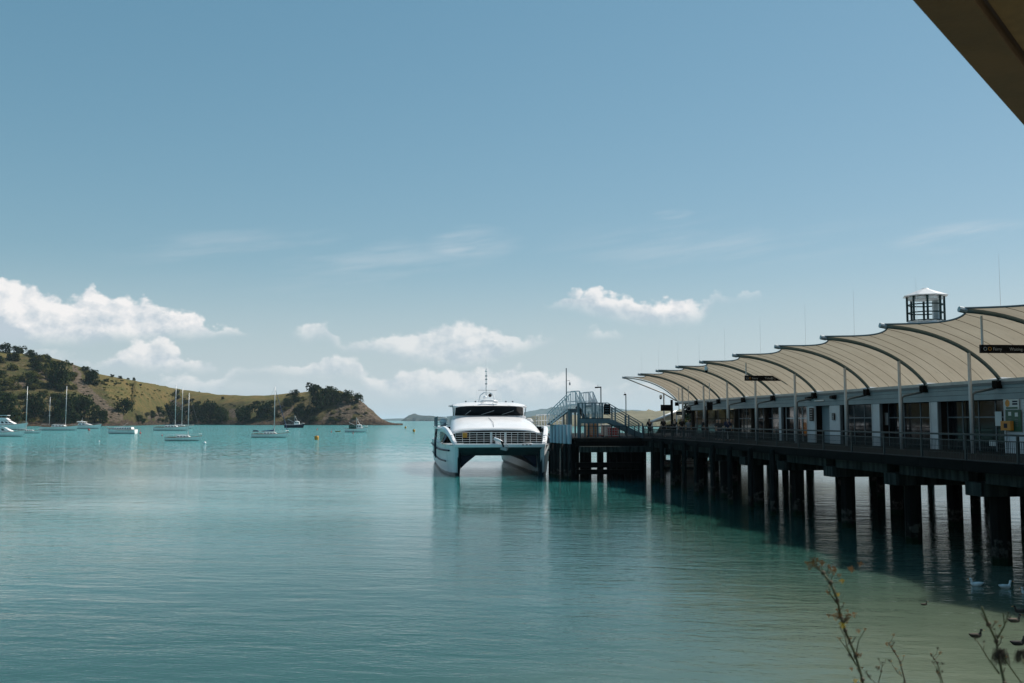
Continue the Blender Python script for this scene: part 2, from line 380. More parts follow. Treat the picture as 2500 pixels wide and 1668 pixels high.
sv_ = t.n('ShaderNodeVectorMath', operation='SUBTRACT'); t.l(cn_.outputs['Color'], sv_.inputs[0]); sv_.inputs[1].default_value = (.5, .5, .5)
sc_ = t.n('ShaderNodeVectorMath', operation='SCALE'); t.l(t.vmul(sv_.outputs[0], (1, 1, 0)), sc_.inputs[0]); t.l(t.m('MULTIPLY', ruf, 1.5), sc_.inputs['Scale'])
ad_ = t.n('ShaderNodeVectorMath', operation='ADD'); t.l(bp.outputs[0], ad_.inputs[0]); t.l(sc_.outputs[0], ad_.inputs[1])
nm_ = t.n('ShaderNodeVectorMath', operation='NORMALIZE'); t.l(ad_.outputs[0], nm_.inputs[0]); t.l(nm_.outputs[0], b.inputs['Normal'])
b.inputs['Roughness'].default_value = .06; b.inputs['IOR'].default_value = 1.333
b.subsurface_method = 'BURLEY'; b.inputs['Subsurface Weight'].default_value = 1.0; b.inputs['Subsurface Radius'].default_value = (1, 1, 1); b.inputs['Subsurface Scale'].default_value = 2.2
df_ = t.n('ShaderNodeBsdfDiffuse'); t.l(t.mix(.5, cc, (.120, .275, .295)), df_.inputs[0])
mw_ = t.n('ShaderNodeMixShader'); t.l(t.m('MULTIPLY', ruf, .46), mw_.inputs[0]); t.l(b.outputs[0], mw_.inputs[1]); t.l(df_.outputs[0], mw_.inputs[2])
t.l(mw_.outputs[0], [n for n in m.node_tree.nodes if n.type == 'OUTPUT_MATERIAL'][0].inputs[0])
M['water'] = m

# ================================================================ sea and shore
def struct(o, kind='structure'): o['kind'] = kind; return o
mb = MB()
ys = [-300, -20, 8, 60, 200, 600, 2000, 8000, 32000]; xs = [-32000, -4000, -600, -120, 0, 120, 600, 4000, 32000]
mb.add([(x, y, 0) for y in ys for x in xs], [(j * 9 + i, j * 9 + i + 1, (j + 1) * 9 + i + 1, (j + 1) * 9 + i) for j in range(8) for i in range(8)])
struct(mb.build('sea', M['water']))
# bank the camera stands on
mb = MB(); nx, ny = 60, 26
def bank_z(x, y):
    edge = 11.0 + 0.10 * max(0, x) * 0.6 + 1.2 * noise.noise(Vector((x * .12, 3.1, 0)))
    q = min(1, max(0, (y - 1.0) / (edge - 1.0))); z = 3.75 * (1 - q) ** 1.15 - 0.9 * q
    return z + 0.10 * noise.noise(Vector((x * .8, y * .8, 1.7)))
vs = [(-70 + 140 * i / nx, -25 + 42 * j / ny, bank_z(-70 + 140 * i / nx, -25 + 42 * j / ny)) for j in range(ny + 1) for i in range(nx + 1)]
mb.add(vs, [(j * (nx + 1) + i, j * (nx + 1) + i + 1, (j + 1) * (nx + 1) + i + 1, (j + 1) * (nx + 1) + i) for j in range(ny) for i in range(nx)])
struct(mb.build('shore_bank', M['soil'], None, True))

# ================================================================ headland
SHORE = [(-500, 1041), (0, 1041), (300, 1040), (420, 1036.8), (600, 1038), (950, 1038.3), (984, 1038.2)]
RIDGE = [(-500, 800), (-150, 828), (0, 858), (64, 866), (110, 870), (160, 884), (200, 898), (239, 913), (319, 928), (426, 949), (532, 964), (600, 967), (660, 967), (745, 958), (787, 952), (830, 955), (851, 962), (870, 970), (883, 981), (900, 996), (915, 1008), (935, 1024), (950, 1031), (984, 1036.5)]
WIDTH = [(-500, 320), (0, 260), (240, 230), (500, 200), (700, 150), (850, 110), (900, 70), (950, 40), (984, 25)]
def hill(px, t):
    D0 = CZ * F / (lerp(SHORE, px) - HOR); wd = lerp(WIDTH, px); Y = D0 + wd * t
    zr = CZ + (HOR - lerp(RIDGE, px)) / F * (D0 + wd)
    if t <= 1:
        base = 0.06 if px < 860 else 0.10
        s = (1 - (1 - t) ** (1.25 if px < 330 else 1.9 if px < 760 else 2.3))
        z = zr * s
    else: z = zr * (1 - 0.35 * (t - 1) ** 1.4 * 2)
    env = min(1, t * 5) * (1 if t < .9 else max(.12, 1 - (t - .9) * 8))
    X = (px - 1250) / F * Y
    q = Vector((X, Y, z * 2)) * .03
    n1 = noise.fractal(q, 0.9, 2.0, 5)
    gx = (lerp(RIDGE, px)); amp = 3.4 if (px < 245 or px > 700) else 2.0
    Y += n1 * env * amp * 2.2; z += n1 * env * amp * .8
    if .02 < t < .95 and (px > 690 or px < 300):
        n2 = noise.fractal(Vector((X * .11, Y * .11, z * .16)), .8, 2.1, 4); Y += n2 * 3.2 * env; z += n2 * 1.1 * env
    if t < .12: z += 1.6 * abs(noise.noise(Vector((X * .12, Y * .1, 4)))) * (t / .12) * 2 ; 
    return Vector((X, Y, max(z, -1.5) if t > 0 else -1.5))
PXS = [-480 + 6 * i for i in range(245)]
TS = [0, .004, .012, .022, .035, .05, .07, .09, .115] + [.14 + .86 * i / 44 for i in range(45)] + [1.06, 1.15, 1.3, 1.5, 1.8, 2.1]
def inpoly(x, y, poly):
    c_ = False; j = len(poly) - 1
    for i in range(len(poly)):
        xi, yi = poly[i]; xj, yj = poly[j]
        if (yi > y) != (yj > y) and x < (xj - xi) * (y - yi) / (yj - yi) + xi: c_ = not c_
        j = i
    return c_
GRASS = [[(-10, 862), (70, 855), (70, 866), (-10, 872)], [(234, 900), (330, 920), (430, 944), (540, 958), (660, 960), (790, 945), (800, 958), (760, 966), (700, 977), (640, 976), (560, 984), (500, 986), (452, 992), (425, 985), (412, 1000), (380, 1004), (350, 1008), (325, 1000), (300, 985), (275, 975), (258, 958), (243, 932)],
         [(800, 945), (850, 950), (855, 965), (815, 962)]]
BARE = [[(178, 890), (188, 894), (203, 930), (222, 950), (238, 966), (268, 988), (303, 1018), (300, 1030), (268, 1032), (254, 1012), (238, 990), (216, 968), (188, 955), (176, 932)],
        [(415, 975), (440, 985), (470, 1000), (500, 1010), (470, 1012), (430, 1000)], [(676, 990), (710, 985), (720, 1000), (695, 1020), (670, 1015)], [(560, 1000), (582, 998), (580, 1016), (562, 1018)],
        [(90, 905), (115, 900), (112, 930), (95, 930)], [(30, 935), (62, 930), (60, 945), (34, 948)], [(365, 1012), (395, 1008), (400, 1022), (360, 1026)]]
CLIFF = [(780, 1038), (795, 1010), (810, 992), (838, 975), (862, 972), (885, 978), (905, 995), (925, 1015), (960, 1032), (990, 1040)]
mb = MB(); cols = []
for px in PXS:
    for t_ in TS:
        p = hill(px, t_); mb.v.append(tuple(p)); x_, y_ = proj(p)
        x_ += 3 * noise.noise(p * .05); y_ += 3 * noise.noise(p * .07 + Vector((9, 0, 0)))
        g = 1.0 if any(inpoly(x_, y_, q) for q in GRASS) or t_ > 1.02 else 0.0
        bq = 1.0 if any(inpoly(x_, y_, q) for q in BARE) else 0.0
        if inpoly(x_, y_, CLIFF): bq = .8
        if inpoly(x_, y_, CLIFF) and noise.noise(p * .09) > .32: g = 0; bq = .15
        rk = .36 if inpoly(x_, y_, CLIFF) else 0
        rk = 1.0 if p.z < 4.6 + 2.6 * noise.noise(p * .06) else rk
        cols.append((g, bq, rk, 1))
nr = len(TS)
mb.f = [(i * nr + j, (i + 1) * nr + j, (i + 1) * nr + j + 1, i * nr + j + 1) for i in range(len(PXS) - 1) for j in range(nr - 1)]
m = bpy.data.materials.new('headland_ground'); m.use_nodes = True; t = NT(m.node_tree); b = m.node_tree.nodes['Principled BSDF']
vc = t.n('ShaderNodeVertexColor'); vc.layer_name = 'zone'; sp = t.n('ShaderNodeSeparateColor'); t.l(vc.outputs[0], sp.inputs[0])
P = t.n('ShaderNodeTexCoord').outputs['Object']
n1 = t.noise(P, .06, 6, .6); n2 = t.noise(P, .35, 5, .65); n3 = t.noise(t.vmul(P, (.25, .25, .9)), 1, 6, .65)
soil = t.mix(t.ss(n2, .35, .65), (.055, .050, .020), (.130, .100, .045)); soil = t.mix(t.ss(n1, .42, .62), soil, (.060, .062, .020))
grass = t.mix(t.ss(n1, .35, .65), (.165, .122, .044), (.095, .095, .030)); grass = t.mix(t.ss(n2, .48, .75, 0, .8), grass, (.175, .115, .058))
bare = t.mix(t.ss(n3, .35, .65), (.070, .052, .036), (.170, .130, .096)); bare = t.mix(t.ss(n2, .5, .64, 0, .8), bare, (.050, .046, .026))
rock = t.mix(t.ss(n3, .35, .68), (.024, .019, .015), (.115, .078, .052))
cc = t.mix(t.ss(t.m('ADD', sp.outputs[0], t.m('SUBTRACT', n2, .5)), .35, .65), soil, grass)
cc = t.mix(t.ss(t.m('ADD', sp.outputs[1], t.m('SUBTRACT', n2, .5)), .3, .6), cc, bare)
cc = t.mix(t.ss(t.m('ADD', sp.outputs[2], t.m('MULTIPLY', t.m('SUBTRACT', n2, .5), .6)), .35, .6), cc, rock)
t.l(cc, b.inputs['Base Color']); b.inputs['Roughness'].default_value = .95; b.inputs['Specular IOR Level'].default_value = .1
bp = t.n('ShaderNodeBump'); bp.inputs['Strength'].default_value = 1; bp.inputs['Distance'].default_value = 3.0
t.l(t.m('ADD', n3, t.m('MULTIPLY', n2, .6)), bp.inputs['Height']); t.l(bp.outputs[0], b.inputs['Normal'])
M['headland'] = m
ho = mb.build('headland', m, None, True); struct(ho)
ca = ho.data.color_attributes.new('zone', 'FLOAT_COLOR', 'POINT')
ca.data.foreach_set('color', [q for c4 in cols for q in c4])
def on_hill(px, py):
    best = None
    for k in range(140):
        t_ = k / 139; p = hill(px, t_); d = abs(proj(p)[1] - py)
        if best is None or d < best[0]: best = (d, p)
    return best[1]

# far land
def ridge_land(name, pts, Y, depth, rgb, rgb2, n=120, rough=1.0):
    mb = MB(); x0, x1 = pts[0][0], pts[-1][0]
    for i in range(n + 1):
        px = x0 + (x1 - x0) * i / n; zt = CZ + (HOR - lerp(pts, px)) / F * (Y + depth * .5)
        for j, (fy, fz) in enumerate(((0, -1), (.02, .25), (.18, .62), (.34, .86), (.5, 1), (.75, .8), (1.0, -.1))):
            yy = Y + depth * fy; X = (px - 1250) / F * (Y + depth * .25)
            k = noise.fractal(Vector((px * .06, fy * 4, Y * .001)), 1, 2, 4)
            mb.v.append((X, yy + k * depth * .08, max(-1.2, zt * fz * (1 + .16 * k * rough)) if fz > 0 else -1.2))
    mb.f = [(i * 7 + j, (i + 1) * 7 + j, (i + 1) * 7 + j + 1, i * 7 + j + 1) for i in range(n) for j in range(6)]
    mm = mat(name + '_cover', rgb, .95, var=.2, vscale=.012, rgb2=rgb2, spec=.1, bump=3, bscale=.05)
    return struct(mb.build(name, mm, None, True))
FI = ridge_land('far_island', [(984, 1028.5), (989, 1018), (996, 1013), (1004, 1011), (1014, 1013), (1030, 1015), (1045, 1015), (1070, 1018), (1110, 1023), (1140, 1028)], 7000, 700, (.018, .035, .035), (.05, .055, .045))
ridge_land('far_hills', [(880, 1027), (930, 1023), (960, 1021.5), (1000, 1022.5), (1100, 1024), (1180, 1022), (1250, 1012), (1300, 1003), (1345, 997), (1390, 990), (1430, 986), (1470, 989), (1520, 999), (1570, 1002), (1640, 1005), (1800, 1000), (2000, 1004), (2300, 1012), (2600, 1008)], 13000, 2500, (.02, .035, .03), (.04, .05, .035))
ridge_land('low_point', [(1262, 1028), (1290, 1019), (1330, 1013.5), (1380, 1012), (1440, 1013), (1500, 1008), (1540, 1004), (1600, 1003), (1660, 1003.5), (1720, 1002), (1800, 996), (1900, 990), (2100, 985), (2400, 985), (2700, 990)], 900, 260, (.21, .195, .14), (.13, .13, .09))
ridge_land('wooded_shore', [(1672, 1034), (1690, 1024), (1705, 1015), (1725, 1008), (1760, 1004), (1800, 1004), (1840, 1012), (1880, 1030)], 260, 90, (.10, .085, .035), (.06, .055, .022), n=90)

# ================================================================ trees
def crown_mesh(name, mt, seed, n=950, lobes=17, flat=.75, leaf=.062):
    rnd = random.Random(seed); mb = MB(); L = []
    for i in range(lobes):
        a = rnd.uniform(0, 6.283); r = rnd.uniform(.1, .68) ** .8; z = rnd.uniform(.12, .85) * flat
        L.append((Vector((r * math.cos(a), r * math.sin(a), z)), rnd.uniform(.2, .42)))
    L.append((Vector((0, 0, .45 * flat)), .5))
    for i in range(n):
        c_, r = L[rnd.randrange(len(L))]
        d = Vector((rnd.gauss(0, 1), rnd.gauss(0, 1), rnd.gauss(.25, 1))).normalized()
        p = c_ + Vector((d.x, d.y, d.z * .8)) * r * rnd.uniform(.72, 1.04)
        if p.z < .02: p.z = rnd.uniform(.02, .12)
        nrm = (d + Vector((rnd.uniform(-.7, .7), rnd.uniform(-.7, .7), rnd.uniform(-.4, .8)))).normalized()
        x = nrm.cross(Vector((rnd.uniform(-1, 1), rnd.uniform(-1, 1), rnd.uniform(-1, 1)))).normalized(); y = nrm.cross(x)
        s1 = leaf * rnd.uniform(.6, 1.5); s2 = leaf * rnd.uniform(.6, 1.3)
        mb.add([p - x * s1 - y * s2 * .6, p + x * s1 * .4 - y * s2, p + x * s1, p + y * s2], [(0, 1, 2, 3)])
    return mb.mesh(name, mt)
def trunk_mesh(name, seed):
    rnd = random.Random(seed); mb = MB()
    mb.tube([(0, 0, -.25), (.03, .02, .15), (-.02, .03, .5)], [.055, .045, .02], 6)
    for k in range(4):
        a = rnd.uniform(0, 6.28); mb.tube([(0, .02, .1 + .05 * k), (.3 * math.cos(a), .3 * math.sin(a), .4 + .05 * k)], [.028, .01], 5)
    return mb.mesh(name, M['trunk'])
CROWN = {'leaf': [crown_mesh('crown', M['leaf'], 20 + i, flat=.85 + .12 * i) for i in range(4)],
         'scrub': [crown_mesh('foliage', M['scrub'], 40 + i, n=520, lobes=12, flat=.62, leaf=.078) for i in range(4)],
         'greyscrub': [crown_mesh('foliage', M['greyscrub'], 60 + i, n=540, lobes=12, flat=.66, leaf=.074) for i in range(3)]}
TRUNK = [trunk_mesh('trunk', i) for i in range(3)]
rt = random.Random(5)
def plant_tree(p, r, h, kind, name, label, cat, group=None):
    root = thing(name, label, cat, p, rt.uniform(0, 6.28), group)
    me = rt.choice(CROWN[kind]); crown_name = 'crown' if kind == 'leaf' else 'foliage'
    o = link(crown_name, me, root); o.scale = (r, r, h); o.location = (0, 0, -.04 * h)
    k = link('trunk' if kind == 'leaf' else 'stem', rt.choice(TRUNK), root); k.scale = (r, r, h)
    return root
def tree_px(px, py, rpx, hpx, kind, name, label, cat, group=None):
    """px, py: foot of the tree in the photograph; rpx, hpx: half width and height there"""
    p = on_hill(px, py); s = p.y / F
    return plant_tree(p - Vector((0, 0, .4)), rpx * s, hpx * s, kind, name, label, cat, group)
BIG = [(142, 948, 34, 62, 'huge dark tree hanging over the grey slip face, left of it'), (222, 938, 24, 40, 'dark tree at the top right of the grey slip face'),
       (303, 1006, 28, 34, 'lone round dark tree at the foot of the grassy slope'), (420, 1030, 36, 46, 'broad grey-green tree behind the twin-masted yachts on the shore'),
       (478, 1030, 30, 46, 'dark shore tree just right of the front sloop\'s mast'), (510, 1030, 30, 50, 'shore tree left of the gap with pale bare earth'), (545, 1032, 24, 40, 'lower shore tree below the saddle of the ridge'),
       (596, 1030, 28, 42, 'shore tree left of the largest dome-shaped tree of the saddle'), (645, 1020, 32, 46, 'largest dome-shaped dark tree behind the sloop with blue sail cover'), (782, 1000, 38, 62, 'tall spreading dark tree on the crown of the headland'),
       (740, 1026, 27, 40, 'dark tree above the dark-hulled fishing boat'), (815, 985, 24, 36, 'dark tree beside the tall headland tree, right of it'), (850, 983, 22, 30, 'wind-bent tree on the cliff top of the headland'), (872, 982, 15, 22, 'outermost small tree on the headland cliff'),
       (768, 950, 16, 14, 'small dark tree on the ridge left of the headland top'), (806, 951, 12, 9, 'little tree on the ridge right of the headland top'), (210, 1020, 40, 56, 'dark tree mass below the grey slip face near the water'),
       (160, 1030, 36, 64, 'dark tree behind the right mast of the ketch'), (90, 1020, 34, 56, 'dark tree behind the left part of the moored boats'), (20, 1030, 40, 60, 'dark tree at the water behind the leftmost launch'), (250, 1034, 24, 34, 'shore tree left of the dark cave mouth'),
       (12, 862, 20, 24, 'leftmost tree of the row on the left skyline'), (44, 863, 20, 22, 'second tree of the row on the left skyline'), (70, 868, 14, 15, 'last tree of the row on the left skyline'),
       (270, 921, 6, 8, 'leftmost of three small trees on the grassy skyline'), (290, 924, 7, 8, 'middle of three small trees on the grassy skyline'), (327, 930, 5, 9, 'rightmost of three small trees on the grassy skyline'), (312, 927, 5, 5, 'tiny bush on the grassy skyline between two trees'), (488, 958, 2.2, 3, 'single tiny tree on the low saddle skyline'), (545, 975, 5, 7, 'small dark bush below the saddle skyline')]
for (px, py, r, h, lb) in BIG:
    tree_px(px, py, r, h, 'leaf', 'tree', lb, 'tree', 'trees on the headland')
def scatter(n, poly, rr, kinds, label, name='bush', group='bushes on the headland', hh=(.8, 1.2), avoid=True):
    xs_ = [q[0] for q in poly]; ys_ = [q[1] for q in poly]; k = 0; tries = 0
    while k < n and tries < n * 40:
        tries += 1; px = rt.uniform(min(xs_), max(xs_)); py = rt.uniform(min(ys_), max(ys_))
        if not inpoly(px, py, poly) or (avoid and any(inpoly(px, py, q) for q in BARE[:1])): continue
        r = rt.uniform(*rr); kd = rt.choice(kinds); words = {'leaf': 'dark green ', 'scrub': 'olive-brown ', 'greyscrub': 'grey-green '}[kd] + label
        words = ('large ' if r > (rr[0] + rr[1]) / 2 else 'small ') + words + (', left part' if px < (min(xs_) + max(xs_)) / 2 else ', right part')
        tree_px(px, py, r, r * rt.uniform(*hh), kd, name, words, 'bush', group); k += 1
scatter(96, [(-30, 875), (60, 872), (110, 880), (180, 900), (180, 960), (240, 1000), (255, 1032), (-30, 1034)], (11, 24), ['scrub', 'scrub', 'leaf'], 'bush on the steep slope behind the left moored boats')
scatter(16, [(60, 868), (150, 882), (235, 918), (232, 945), (195, 905), (120, 890)], (8, 16), ['leaf', 'scrub'], 'bush along the top edge of the left hill')
scatter(14, [(240, 930), (300, 930), (345, 940), (345, 946), (300, 940), (250, 945)], (4, 9), ['leaf', 'scrub'], 'bush in the hedge line across the grassy slope')
# tussocks too small and many to count: one mass
def tussocks(n, poly):
    mb = MB(); k = 0; xs_ = [q[0] for q in poly]; ys_ = [q[1] for q in poly]
    while k < n:
        px = rt.uniform(min(xs_), max(xs_)); py = rt.uniform(min(ys_), max(ys_))
        if not inpoly(px, py, poly): continue
        k += 1; p = on_hill(px, py); r = rt.uniform(1.5, 5) * p.y / F
        for q in range(46):
            d = Vector((rt.gauss(0, 1), rt.gauss(0, 1), abs(rt.gauss(0, 1)))).normalized(); c_ = p + Vector((d.x, d.y, d.z * .75)) * r * rt.uniform(.5, 1)
            x = d.cross(Vector((rt.uniform(-1, 1), rt.uniform(-1, 1), .3))).normalized() * r * .22; y = d.cross(x).normalized() * r * .22
            mb.add([c_ - x, c_ + y, c_ + x, c_ - y], [(0, 1, 2, 3)])
    struct(mb.build('tussocks', M['scrub']), 'stuff')
tussocks(70, [(248, 940), (330, 945), (400, 955), (470, 968), (420, 985), (330, 985), (262, 975)])
scatter(36, [(405, 955), (470, 975), (540, 985), (620, 985), (700, 975), (690, 1000), (600, 1000), (500, 1000), (420, 985)], (4, 11), ['leaf', 'greyscrub', 'scrub'], 'bush on the broken slope below the saddle')
scatter(46, [(320, 1010), (420, 1000), (560, 1000), (700, 1000), (770, 1020), (770, 1033), (330, 1033)], (8, 17), ['leaf', 'greyscrub'], 'bush in the belt above the shore rocks')
scatter(28, [(690, 965), (800, 955), (840, 965), (800, 1000), (750, 1020), (700, 1010)], (7, 15), ['leaf', 'scrub'], 'bush on the shaded flank of the headland')
scatter(28, [(790, 1015), (830, 972), (870, 978), (905, 1002), (880, 1022), (810, 1032)], (3, 9), ['greyscrub', 'scrub'], 'bush clinging to the brown headland cliff', avoid=False)
scatter(18, BARE[0], (2.5, 6), ['scrub', 'greyscrub'], 'bush growing on the grey slip face', avoid=False)
# trees on the shore seen beyond the terminal hall
for i in range(18):
    px = 1688 + 150 * (i / 17) ** 1.2 + rt.uniform(-4, 4); Y = rt.uniform(262, 300); py = rt.uniform(1016, 1036)
    X = (px - 1250) / F * Y; z = max(.2, CZ + (HOR - py) / F * Y)
    plant_tree(Vector((X, Y, z - .6)), rt.uniform(3.2, 5.2), rt.uniform(2.8, 5.0), rt.choice(['scrub', 'leaf', 'scrub']), 'bush', 'bush on the brown slope seen through the terminal hall', 'bush', 'bushes beyond the terminal')

# ================================================================ wharf frame: v to the right, u away along the wharf
TH = math.atan(0.1026); CT, ST = math.cos(TH), math.sin(TH)
def wv(v, u, z=0.0): return Vector((v * CT - u * ST, v * ST + u * CT, z))
def u_at(px, v):
    xc = (px - 1250) / F * math.cos(PITCH); Y = v / (CT * xc + ST); return -ST * xc * Y + CT * Y
def v_at(px, u):
    xc = (px - 1250) / F * math.cos(PITCH); Y = u / (CT - ST * xc); return CT * xc * Y + ST * Y
def z_at(py, u, v):
    Y = wv(v, u).y; return at(1250, py, Y).z
def wthing(name, label, cat, v0, u0, z0, group=None):
    o = thing(name, label, cat, wv(v0, u0, z0), TH, group); o_off = (v0, u0, z0)
    return o, (lambda: MB(o_off))
DZ = 3.80; VR = 21.1; VW = 29.25
POST_U = [u_at(px, VR) for px in (2482.6,)]; U0 = POST_U[0]; DU = (u_at(1697.7, VR) - U0) / 12.0
UEND = u_at(1571, VR); UHEAD = UEND + .6
# ---- wharf deck and substructure
wharf, nb = wthing('ferry_wharf', 'long dark ferry wharf on concrete and timber piles', 'wharf', 26, 70, 0)
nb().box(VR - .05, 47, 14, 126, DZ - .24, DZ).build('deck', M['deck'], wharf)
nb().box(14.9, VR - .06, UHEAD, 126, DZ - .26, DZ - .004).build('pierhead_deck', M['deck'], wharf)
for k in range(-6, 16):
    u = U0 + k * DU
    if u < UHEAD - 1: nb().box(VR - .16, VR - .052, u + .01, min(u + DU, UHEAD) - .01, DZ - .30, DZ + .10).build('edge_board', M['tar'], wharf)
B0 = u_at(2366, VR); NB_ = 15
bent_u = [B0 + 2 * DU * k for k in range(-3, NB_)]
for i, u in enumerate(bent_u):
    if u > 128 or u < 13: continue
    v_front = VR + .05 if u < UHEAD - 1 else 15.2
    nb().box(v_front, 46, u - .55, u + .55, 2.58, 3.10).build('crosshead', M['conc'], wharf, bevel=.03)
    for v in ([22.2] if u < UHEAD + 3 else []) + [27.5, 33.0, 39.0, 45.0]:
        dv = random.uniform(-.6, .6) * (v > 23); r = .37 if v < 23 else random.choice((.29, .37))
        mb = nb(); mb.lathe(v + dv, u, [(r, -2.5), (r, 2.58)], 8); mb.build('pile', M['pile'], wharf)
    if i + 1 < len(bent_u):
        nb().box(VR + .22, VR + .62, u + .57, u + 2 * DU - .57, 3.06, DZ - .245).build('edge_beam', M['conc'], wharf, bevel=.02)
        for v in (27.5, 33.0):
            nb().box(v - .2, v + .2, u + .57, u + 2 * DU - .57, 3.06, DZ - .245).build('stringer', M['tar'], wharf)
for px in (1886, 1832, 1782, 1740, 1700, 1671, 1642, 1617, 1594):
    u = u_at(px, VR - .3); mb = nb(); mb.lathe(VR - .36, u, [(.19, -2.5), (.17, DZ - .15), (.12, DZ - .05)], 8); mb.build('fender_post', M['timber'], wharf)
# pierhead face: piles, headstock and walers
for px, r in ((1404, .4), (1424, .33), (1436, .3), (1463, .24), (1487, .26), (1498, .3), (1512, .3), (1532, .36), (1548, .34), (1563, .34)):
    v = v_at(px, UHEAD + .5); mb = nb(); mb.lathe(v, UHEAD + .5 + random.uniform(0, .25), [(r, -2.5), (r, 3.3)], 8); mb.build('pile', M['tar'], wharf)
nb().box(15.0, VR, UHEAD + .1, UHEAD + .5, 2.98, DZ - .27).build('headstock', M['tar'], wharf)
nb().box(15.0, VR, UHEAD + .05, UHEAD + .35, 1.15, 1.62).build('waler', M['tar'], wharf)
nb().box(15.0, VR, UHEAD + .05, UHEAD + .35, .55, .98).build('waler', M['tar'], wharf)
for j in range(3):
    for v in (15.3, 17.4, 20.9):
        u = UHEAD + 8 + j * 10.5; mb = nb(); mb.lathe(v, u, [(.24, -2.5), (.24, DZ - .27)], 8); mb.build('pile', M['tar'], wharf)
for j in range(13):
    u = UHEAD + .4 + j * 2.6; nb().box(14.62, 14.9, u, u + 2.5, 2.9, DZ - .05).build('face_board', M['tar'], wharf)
# ---- white-sleeved fender piles
FP = [(1390, 0), (1380, 1), (1371.2, 2), (1362.9, 3), (1354.5, 4), (1347.2, 5)]
for px, k in FP:
    u = UHEAD - .1 + k * 1.15; v = v_at(px, u)
    words = ['nearest white-sleeved fender pile at the wharf corner', 'second white-sleeved fender pile from the stairs', 'third white-sleeved fender pile from the stairs', 'fourth white-sleeved fender pile, towards the ferry', 'fifth white-sleeved fender pile, one short of the ferry', 'white-sleeved fender pile closest to the ferry'][k]
    t_, mbf = wthing('fender_pile', words, 'pile', v, u, 0, 'sleeved fender piles')
    mb = mbf(); mb.lathe(v, u, [(.155, -2.5), (.155, 3.3)], 12); mb.build('pile', M['timber'], t_, True)
    mb = mbf(); mb.lathe(v, u, [(.185, 3.30), (.19, 3.36), (.19, 5.0), (.185, 5.02)], 14); mb.build('sleeve', M['sleeve'], t_)

# ---- promenade railing
rl, nb = wthing('promenade_railing', 'dark blue-grey guard railing along the wharf edge', 'railing', VR, 60, DZ)
kmin, kmax = -5, int((UEND - U0) / DU)
bal = MB()
for i in range(1, 30):
    y = DU * i / 30; bal.bar((0, y, .13), (0, y, .86), .016, .016)
bal.bar((0, .04, .12), (0, DU - .04, .12), .03, .04); bal.bar((0, .04, .87), (0, DU - .04, .87), .03, .04)
for zz in (.37, .62): bal.bar((0, .04, zz), (0, DU - .04, zz), .012, .012)
bal_me = bal.mesh('baluster_panel', M['rail'])
pm = MB().box(-.035, .035, -.045, .045, .004, 1.06).mesh('post', M['rail'])
for k in range(kmin, kmax + 2):
    u = min(U0 + k * DU, UEND)
    link('post', pm, rl, (0.0, u - 60, 0))
    if k <= kmax:
        if u + DU <= UEND + .1: link('baluster_panel', bal_me, rl, (0, u - 60, 0))
        nb().bar((VR, u, DZ + 1.09), (VR, min(u + DU, UEND), DZ + 1.09), .13, .07).build('top_rail', M['rail'], rl)
# pierhead front railing
rl2, nb = wthing('pierhead_railing', 'dark baluster railing across the pierhead below the stairs', 'railing', 18, UHEAD + .1, DZ)
for k in range(8):
    v0 = 15.4 + k * .72; nb().box(v0 - .03, v0 + .03, UHEAD + .07, UHEAD + .13, DZ, DZ + 1.1).build('post', M['rail'], rl2)
mb = nb(); mb.bar((15.4, UHEAD + .1, DZ + 1.1), (VR - .1, UHEAD + .1, DZ + 1.1), .06); mb.build('top_rail', M['rail'], rl2)
mb = nb()
for k in range(48): mb.bar((15.45 + k * .117, UHEAD + .1, DZ + .1), (15.45 + k * .117, UHEAD + .1, DZ + 1.06), .02)
mb.bar((15.4, UHEAD + .1, DZ + .1), (VR - .1, UHEAD + .1, DZ + .1), .04); mb.build('baluster_panel', M['rail'], rl2)

# ================================================================ terminal building
RIB_PX = [2690, 2447.5, 2266, 2125.7, 1996, 1894, 1821, 1760, 1705, 1657]
RU = [u_at(px, VW) for px in RIB_PX]
RU = [RU[0] - 7.1 * k for k in (3, 2, 1)] + RU
UB0, UB1 = RU[0] - 2, u_at(1683, VW)
EAVE = 7.42; OPEN_T = 6.45
bl, nb = wthing('terminal_building', 'pale weatherboard ferry terminal under the fabric canopy', 'building', 36, 70, DZ)
def u_px(px): return u_at(px, VW)
def boards(u0, u1, z0=DZ + .02, z1=OPEN_T, v=VW, m=M['board']):
    """one weatherboard wall panel: lapped boards, each a little proud at its foot"""
    mb = nb(); z = z0
    while z < z1 - .02:
        zt = min(z + .165, z1)
        mb.add([(v - .028, u0, z), (v - .006, u0, zt), (v - .006, u1, zt), (v - .028, u1, z), (v + .1, u0, z), (v + .1, u1, z), (v + .1, u0, zt), (v + .1, u1, zt)],
               [(0, 3, 2, 1), (0, 4, 5, 3), (0, 1, 6, 4), (3, 5, 7, 2)])
        z = zt
    return mb.build('wall_panel', m, bl)
PAN = [(2700, 2462), (2292, 2273), (2150, 2131), (2051, 2026), (1990, 1972), (1909, 1902)]
for a, b_ in PAN: boards(u_px(a), u_px(b_))
for px in (2462, 2455, 2292, 2273, 2150, 2131, 2053, 1972, 1909):
    u = u_px(px); nb().box(VW - .05, VW + .12, u - .05, u + .05, DZ + .01, OPEN_T).build('door_jamb', M['trim'] if px in (2292, 2150, 2053, 1909) else M['board'], bl)
